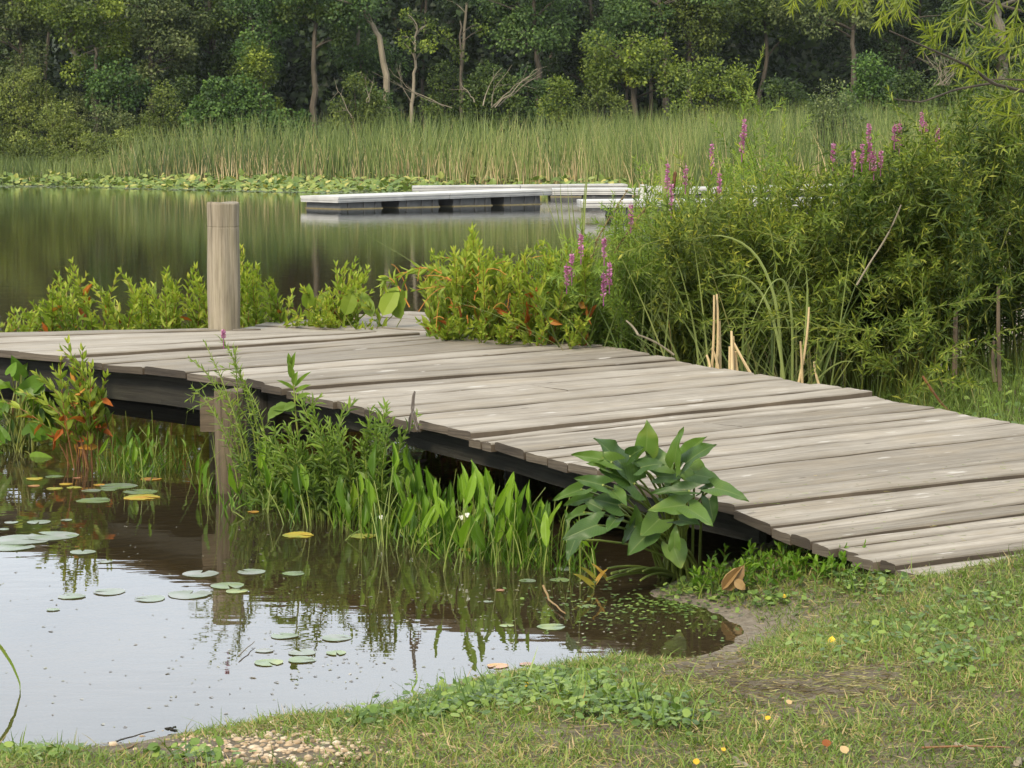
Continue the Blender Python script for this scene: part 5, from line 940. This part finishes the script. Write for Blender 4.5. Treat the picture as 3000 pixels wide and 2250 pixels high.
P3, qx, qy, nz, bare = P3[keep], qx[keep], qy[keep], nz[keep], bare[keep]; n_ = len(P3)
dewy = np.exp(-((qx - 1950) / 450) ** 2 - ((qy - 2180) / 90) ** 2); dry = np.clip(.5 * wob(P3[:, :2] + 3, 3.3) + .25, 0, 1) + .35 * np.exp(-((qx - 2500) / 350) ** 2 - ((qy - 1760) / 70) ** 2)
ln = R.uniform(.022, .060, n_) * (.75 + .4 * nz) * (1 - .3 * np.clip(bare, 0, 1)); tall = R.random(n_) < .02; ln = np.where(tall, ln * 1.9, ln)
d = np.column_stack([R.normal(0, .75, n_), R.normal(0, .75, n_), np.ones(n_)]); bend = np.column_stack([R.normal(0, .35, n_), R.normal(0, .35, n_), -np.abs(R.normal(.15, .2, n_))])
a = np.clip(R.normal(.46, .17, n_) + .05 * dewy + (R.random(n_) < .08 + .26 * np.clip(dry, 0, 1)) * R.uniform(.3, .55, n_), 0, 1)
g = G(); blades(g, P3 - [0, 0, .003], d, bend, ln, R.uniform(.0028, .0056, n_), 2, a)
tag(g.build('grass', M['grass']), 'short damp grass covering the bank in the foreground', 'grass', kind='stuff')
# clippings and thatch lying flat
n2 = 15000; k = R.integers(0, n_, n2); Q = P3[k] + np.column_stack([R.normal(0, .05, n2), R.normal(0, .04, n2), np.zeros(n2)]); Q[:, 2] = ground_z(Q[:, :2]) + R.uniform(.002, .014, n2); Q = Q[Q[:, 2] > .006]; n2 = len(Q)
g = G(); blades(g, Q, np.column_stack([R.normal(0, 1, n2), R.normal(0, .8, n2), R.normal(0, .12, n2)]), R.normal(0, .2, (n2, 3)) * [1, 1, .1], R.uniform(.02, .06, n2), R.uniform(.002, .004, n2), 2, np.clip(R.normal(.6, .3, n2), 0, 1), side=np.column_stack([R.normal(0, .5, n2), R.normal(0, .5, n2), np.ones(n2) * .6]))
k = 3800; Q = gatv(R.uniform(1900, 2900, k), R.normal(2000, 60, k)); Q[:, 2] = ground_z(Q[:, :2]) + .004
blades(g, Q, np.column_stack([R.normal(0, 1, k), R.normal(0, .8, k), R.normal(0, .1, k)]), R.normal(0, .2, (k, 3)) * [1, 1, .1], R.uniform(.015, .05, k), R.uniform(.002, .0045, k), 2, np.clip(R.normal(.45, .3, k), 0, 1), side=np.column_stack([R.normal(0, .5, (k, 2)), np.ones(k) * .6]))
tag(g.build('grass_clippings', lf('clippings', [(0, (.06, .04, .02)), (.35, (.12, .09, .04)), (.6, (.15, .17, .045)), (1, (.32, .26, .13))], .15)), 'brown and green grass clippings lying on the bank', 'clippings', kind='stuff')
# pennywort and small broad leaved weeds
pen = [(1400, 2060, 190, 40, 420), (1650, 2030, 170, 40, 430), (1800, 2090, 170, 35, 300), (1250, 2110, 140, 25, 160), (1950, 2130, 140, 30, 120), (2250, 1770, 150, 35, 120), (2550, 1720, 130, 45, 160), (2700, 1850, 200, 60, 120), (2800, 1950, 160, 50, 110), (2480, 1900, 200, 60, 90), (2050, 1740, 110, 25, 110), (1090, 2130, 60, 15, 60), (100, 2240, 130, 14, 80), (2900, 1780, 150, 60, 90), (560, 2240, 140, 14, 60)]
g = G()
for cx, cy_, rx, ry, k in pen:
    A = gatv(R.normal(cx, rx * .55, k), R.normal(cy_, ry * .55, k)); z = ground_z(A[:, :2]); A[:, 2] = z + R.uniform(.008, .045, k); A = A[z > -.01]; k = len(A)
    leaves(g, A, R.normal(0, 1, (k, 3)) * [1, 1, .25], R.uniform(.012, .03, k), R.uniform(.013, .03, k), ROUND, up=np.column_stack([R.normal(0, .35, k), R.normal(-.25, .35, k), np.ones(k)]))
    k2 = k // 5; blades(g, A[:k2] - [0, 0, .04], np.column_stack([R.normal(0, .4, (k2, 2)), np.ones(k2)]), R.normal(0, .2, (k2, 3)), R.uniform(.05, .12, k2), .007, 3)
tag(g.build('pennywort', M['clover']), 'pennywort and other small round leaves along the wet bank', 'ground cover', kind='stuff')
g = G(); gs = G()
for k in range(80):     # leafy weeds under the ramp edge
    px = R.uniform(2040, 2500); py = 1700 + R.normal(0, 22) - (px - 2300) * .10; p = gat(px, py); h = R.uniform(.04, .12)
    shoot(g, gs, bez(p, p + [0, 0, h * .6], p + [R.normal(0, .03), R.normal(0, .02), h], 5), int(R.uniform(4, 8)), .05, .019, .8, .3, 1, OVAL, .0016)
wd_ = tag(g.build('bank_weeds', M['arrow']), 'small leafy weeds crowding the gap below the ramp edge', 'weeds', kind='stuff'); gs.build('stem', M['stem'], wd_)
# dark grassy floor to the right of the ramp
g = G(); P = np.column_stack([R.uniform(1.2, 5.5, 26000), R.uniform(10.2, 16.5, 26000)]); z = ground_z(P); qx, qy = proj(np.column_stack([P, z])); kk = (z > -.02) & (qx > 1950) & (qx < 3080) & (sdist(P, DECK_POLY) < -.12); P, z = P[kk], z[kk]; k = len(P)
blades(g, np.column_stack([P, z - .01]), np.column_stack([R.normal(0, .4, (k, 2)), np.ones(k)]), R.normal(0, .3, (k, 3)), R.uniform(.06, .26, k) * np.where(R.random(k) < .05, 1.8, 1), R.uniform(.004, .008, k), 3, np.clip(R.normal(.4, .16, k), 0, 1))
tag(g.build('shaded_grass', M['grass']), 'longer grass in the shade right of the ramp', 'grass', kind='stuff')
g = G(); k = 1500; P = np.column_stack([R.uniform(1.8, 5.5, k), R.uniform(10.8, 15, k)]); z = ground_z(P); kk = z > 0; P, z = P[kk], z[kk]; k = len(P)
leaves(g, np.column_stack([P, z + R.uniform(.03, .15, k)]), R.normal(0, 1, (k, 3)) * [1, 1, .3], R.uniform(.03, .06, k), R.uniform(.025, .05, k), OVAL, up=np.column_stack([R.normal(0, .3, k), R.normal(-.3, .3, k), np.ones(k)]))
tag(g.build('ground_ivy', M['clover']), 'low round leaves on the shaded ground right of the ramp', 'ground cover', kind='stuff')
# pebbles
g = G(); ico = None
def pebble(g, p, r, a):
    th = np.linspace(0, np.pi, 5)[1:-1]; ph = np.linspace(0, 2 * np.pi, 7)[:-1]; V = [(0, 0, 1)] + [(math.sin(t) * math.cos(f), math.sin(t) * math.sin(f), math.cos(t)) for t in th for f in ph] + [(0, 0, -1)]
    V = np.array(V) * (1 + R.normal(0, .12, (len(V), 1))) * r * np.array([R.uniform(.8, 1.3), R.uniform(.7, 1.1), R.uniform(.45, .7)]); F = [(0, 1 + i, 1 + (i + 1) % 6) for i in range(6)]
    for q in range(2): F += [x for i in range(6) for x in ((1 + q * 6 + i, 1 + (q + 1) * 6 + i, 1 + (q + 1) * 6 + (i + 1) % 6), (1 + q * 6 + i, 1 + (q + 1) * 6 + (i + 1) % 6, 1 + q * 6 + (i + 1) % 6))]
    F += [(19, 13 + (i + 1) % 6, 13 + i) for i in range(6)]; g.add(V + p, F, a)
PB = gatv(np.concatenate([R.normal(820, 170, 620), R.uniform(1950, 2700, 40)]), np.concatenate([R.normal(2188, 32, 620), R.normal(2010, 45, 40)]))
for k, p in enumerate(PB):
    p[2] = gz(p[0], p[1]); r = .0035 + .011 * R.random() ** 2.2
    if p[2] > -.02: pebble(g, p + [0, 0, R.uniform(-.3, .35) * r], r * (1 if k < 620 else .55), R.random())
tag(g.build('pebbles', plain_mat('pebble_stone', [(.25, (.14, .095, .055)), (.45, (.30, .22, .135)), (.62, (.42, .34, .24)), (.8, (.56, .50, .42))], .85, 34.), smooth=True), 'cream and tan pebbles on the wet shore at the lower left', 'pebbles', kind='stuff')
# ------------------------------------------------------------------ single small things
def fallen(name, label, px, py, s, mat, z=None, deck=None, up=(0, -.5, .8), d=None, wr=.8, cat='fallen leaf', tm=OVAL, group='fallen leaves'):
    p = gat(px, py, .02) if deck is None else at(px, py, deck) + [0, 0, .012]
    g = G(); leaves(g, [p], [d if d is not None else (R.normal(0, 1), .5, .4)], s, s * wr, tm, up=np.array([up])); o = g.build(name, M[mat]); return tag(o, label, cat, group)
fallen('fallen_leaf', 'round bright yellow leaf standing out on the grassy bank', 2436, 1888, .026, 'yellow', d=(0.1, .2, 1), wr=1., tm=OVAL)
fallen('fallen_leaf', 'orange leaf on the mud below the ramp edge', 2300, 1752, .024, 'yellow'); fallen('fallen_leaf', 'small yellow leaf in the dewy grass near the bare mud', 2243, 2108, .018, 'yellow'); fallen('fallen_leaf', 'small orange leaf alone in the dewy grass', 2125, 2200, .014, 'yellow')
fallen('fallen_leaf', 'yellow leaf at the bottom edge of the photo', 2040, 2240, .02, 'yellow'); fallen('fallen_leaf', 'reddish pink leaf lying in the dewy grass', 2424, 2188, .026, 'orange', wr=.9); fallen('fallen_leaf', 'light brown leaf beside the reddish pink one', 2480, 2208, .028, 'dryleaf'); fallen('fallen_leaf', 'rusty leaf at the edge of the bare mud', 2318, 2063, .02, 'dryleaf')
fallen('fallen_leaf', 'yellow leaf among the pennywort of the grassy point', 1542, 2013, .022, 'yellow'); fallen('fallen_leaf', 'yellow leaf low in the pennywort, right of the first', 1705, 2062, .022, 'yellow'); fallen('fallen_leaf', 'tan leaf lying on the far landing planks', 1035, 936, .05, 'dryleaf', deck=.55, d=(1, .1, .05), wr=.5); fallen('fallen_leaf', 'yellow green scrap of leaf on the ramp planks', 1672, 1058, .03, 'arrow', deck=.49, d=(1, 0, .1), wr=.5)
o = thing('curled_dry_leaf', 'large curled brown dry leaf standing on the mud right of the arum', 'fallen leaf', at(2140, 1720, .02)); g = G()
p, q = pd(2115, 1728, 8.45), pd(2180, 1664, 8.45); leaves(g, [p, p, pd(2150, 1700, 8.44)], [q - p, q - p + [-.01, 0, .02], [.04, 0, -.03]], [.13, .12, .06], [.07, .05, .04], OVAL, up=np.array([[.5, -1, .2], [-.6, -.6, .5], [0, -1, .5]])); g.build('blade', M['dryleaf'], o)
def stick(name, label, pts_, r, mat, cat='stick', z=.012):
    P = []
    for a, b in pts_:
        P.append(gat(a, b, z))
    P = along(np.array(P), np.linspace(0, 1, 8))[0]; P += R.normal(0, r * .35, P.shape); g = G(); g.tube(P, r, r * .55, 7); return tag(g.build(name, mat), label, cat)
stick('driftwood', 'pale broken stick poking into the bottom edge of the photo', [(2152, 2220), (2180, 2238), (2215, 2262)], .006, M['palebark']); stick('driftwood', 'pale stick end at the bottom right corner', [(2975, 2240), (3010, 2215)], .008, M['palebark']); stick('twig', 'brown twig floating in the dark water before the arum', [(1592, 1718), (1612, 1762), (1655, 1797)], .005, M['dryleaf'])
stick('twig', 'thin dark twig lying on the shallow water near the pebbles', [(318, 2178), (380, 2160), (452, 2140)], .003, M['bark']); stick('twig', 'short brown twig at the waterline left of the pebbles', [(345, 2202), (395, 2182)], .004, M['dryleaf']); stick('twig', 'reddish twig in the grass at the right', [(2700, 2190), (2850, 2185), (2960, 2190)], .003, M['redstem'], z=.02); stick('driftwood', 'short pale branch in the grass at the lower right', [(2800, 2182), (2855, 2195)], .006, M['palebark'], z=.018); stick('twig', 'thin stick floating among the pads at the reflection edge', [(700, 1920), (745, 1880)], .0025, M['palebark'])
g = G(); p = at(507, 2148, 0); [pebble(g, p + [R.normal(0, .007), R.normal(0, .005), .006 + R.uniform(0, .012)], R.uniform(.005, .009), .1) for _ in range(7)]; tag(g.build('mud_clod', M['joist']), 'dark clod sitting in the shallow water near the pebbles', 'clod')
g = G(); p = gat(2527, 1900); [pebble(g, p + [R.normal(0, .006), R.normal(0, .005), .012 + R.uniform(0, .01)], R.uniform(.006, .010), .1) for _ in range(5)]; tag(g.build('dark_cone', M['joist']), 'small dark cone in the grass right of the yellow leaf', 'cone')
g = G(); p = at(2368, 1378, .335); pebble(g, p + [0, 0, .012], .016, .5); pebble(g, p + [.016, 0, .009], .010, .2); tag(g.build('bark_chip', M['brown']), 'small brown bark chip lying on the ramp planks', 'bark chip')
g = G(); gs = G(); p = at(1255, 1180, .47)
for k in range(9): leaves(g, [p + [R.normal(0, .015), R.normal(0, .01), .004]], [(R.normal(0, .6), R.normal(0, .4), 1)], .03, .010, LANCE)
tag(g.build('tiny_weed', M['arrow']), 'tiny green weed sprouting between the ramp planks', 'weed')
o = thing('reed_blade', 'single long bent blade entering at the left edge above the still water', 'reed', at(-160, 2080, 0)); g = G()
Q = np.array([pd(-160, 2080, 6.97), pd(-110, 1900, 7.0), pd(-50, 1850, 7.05), pd(0, 1892, 7.08), pd(35, 1945, 7.1), pd(58, 2000, 7.12), pd(60, 2043, 7.12)]); Q = along(Q, np.linspace(0, 1, 20))[0]; t_ = np.linspace(0, 1, 20); sd = np.tile([[.6, -.5, .6]], (20, 1)); w_ = .009 * (1 - t_ ** 2.5) + .001
g.add(np.concatenate([Q - sd * w_[:, None], Q + sd * w_[:, None]]), [x for i in range(19) for x in ((i, i + 1, 21 + i), (i, 21 + i, 20 + i))], .75); g.build('blade', M['grass'], o)
# clippings on the lower planks
g = G(); k = 420; L = R.beta(2.2, 1.2, k); ii = R.uniform(17.2, 22.8, k); Q = []
for l, u in zip(ii, R.random(k)):
    i = int(l); f = l - i; a = pts[i][0] * (1 - f) + pts[i + 1][0] * f; b_ = pts[i][1] * (1 - f) + pts[i + 1][1] * f; p = a + (b_ - a) * u * .8; Q.append(p + [0, 0, .022])
Q = np.array(Q); blades(g, Q, np.column_stack([R.normal(0, 1, (k, 2)), np.zeros(k)]), R.normal(0, .2, (k, 3)) * [1, 1, 0], R.uniform(.01, .04, k), .0028, 2, side=np.column_stack([R.normal(0, .4, (k, 2)), np.ones(k) * .5]))
tag(g.build('plank_clippings', M['grass']), 'dry grass clippings scattered on the lowest ramp planks', 'clippings', kind='stuff')
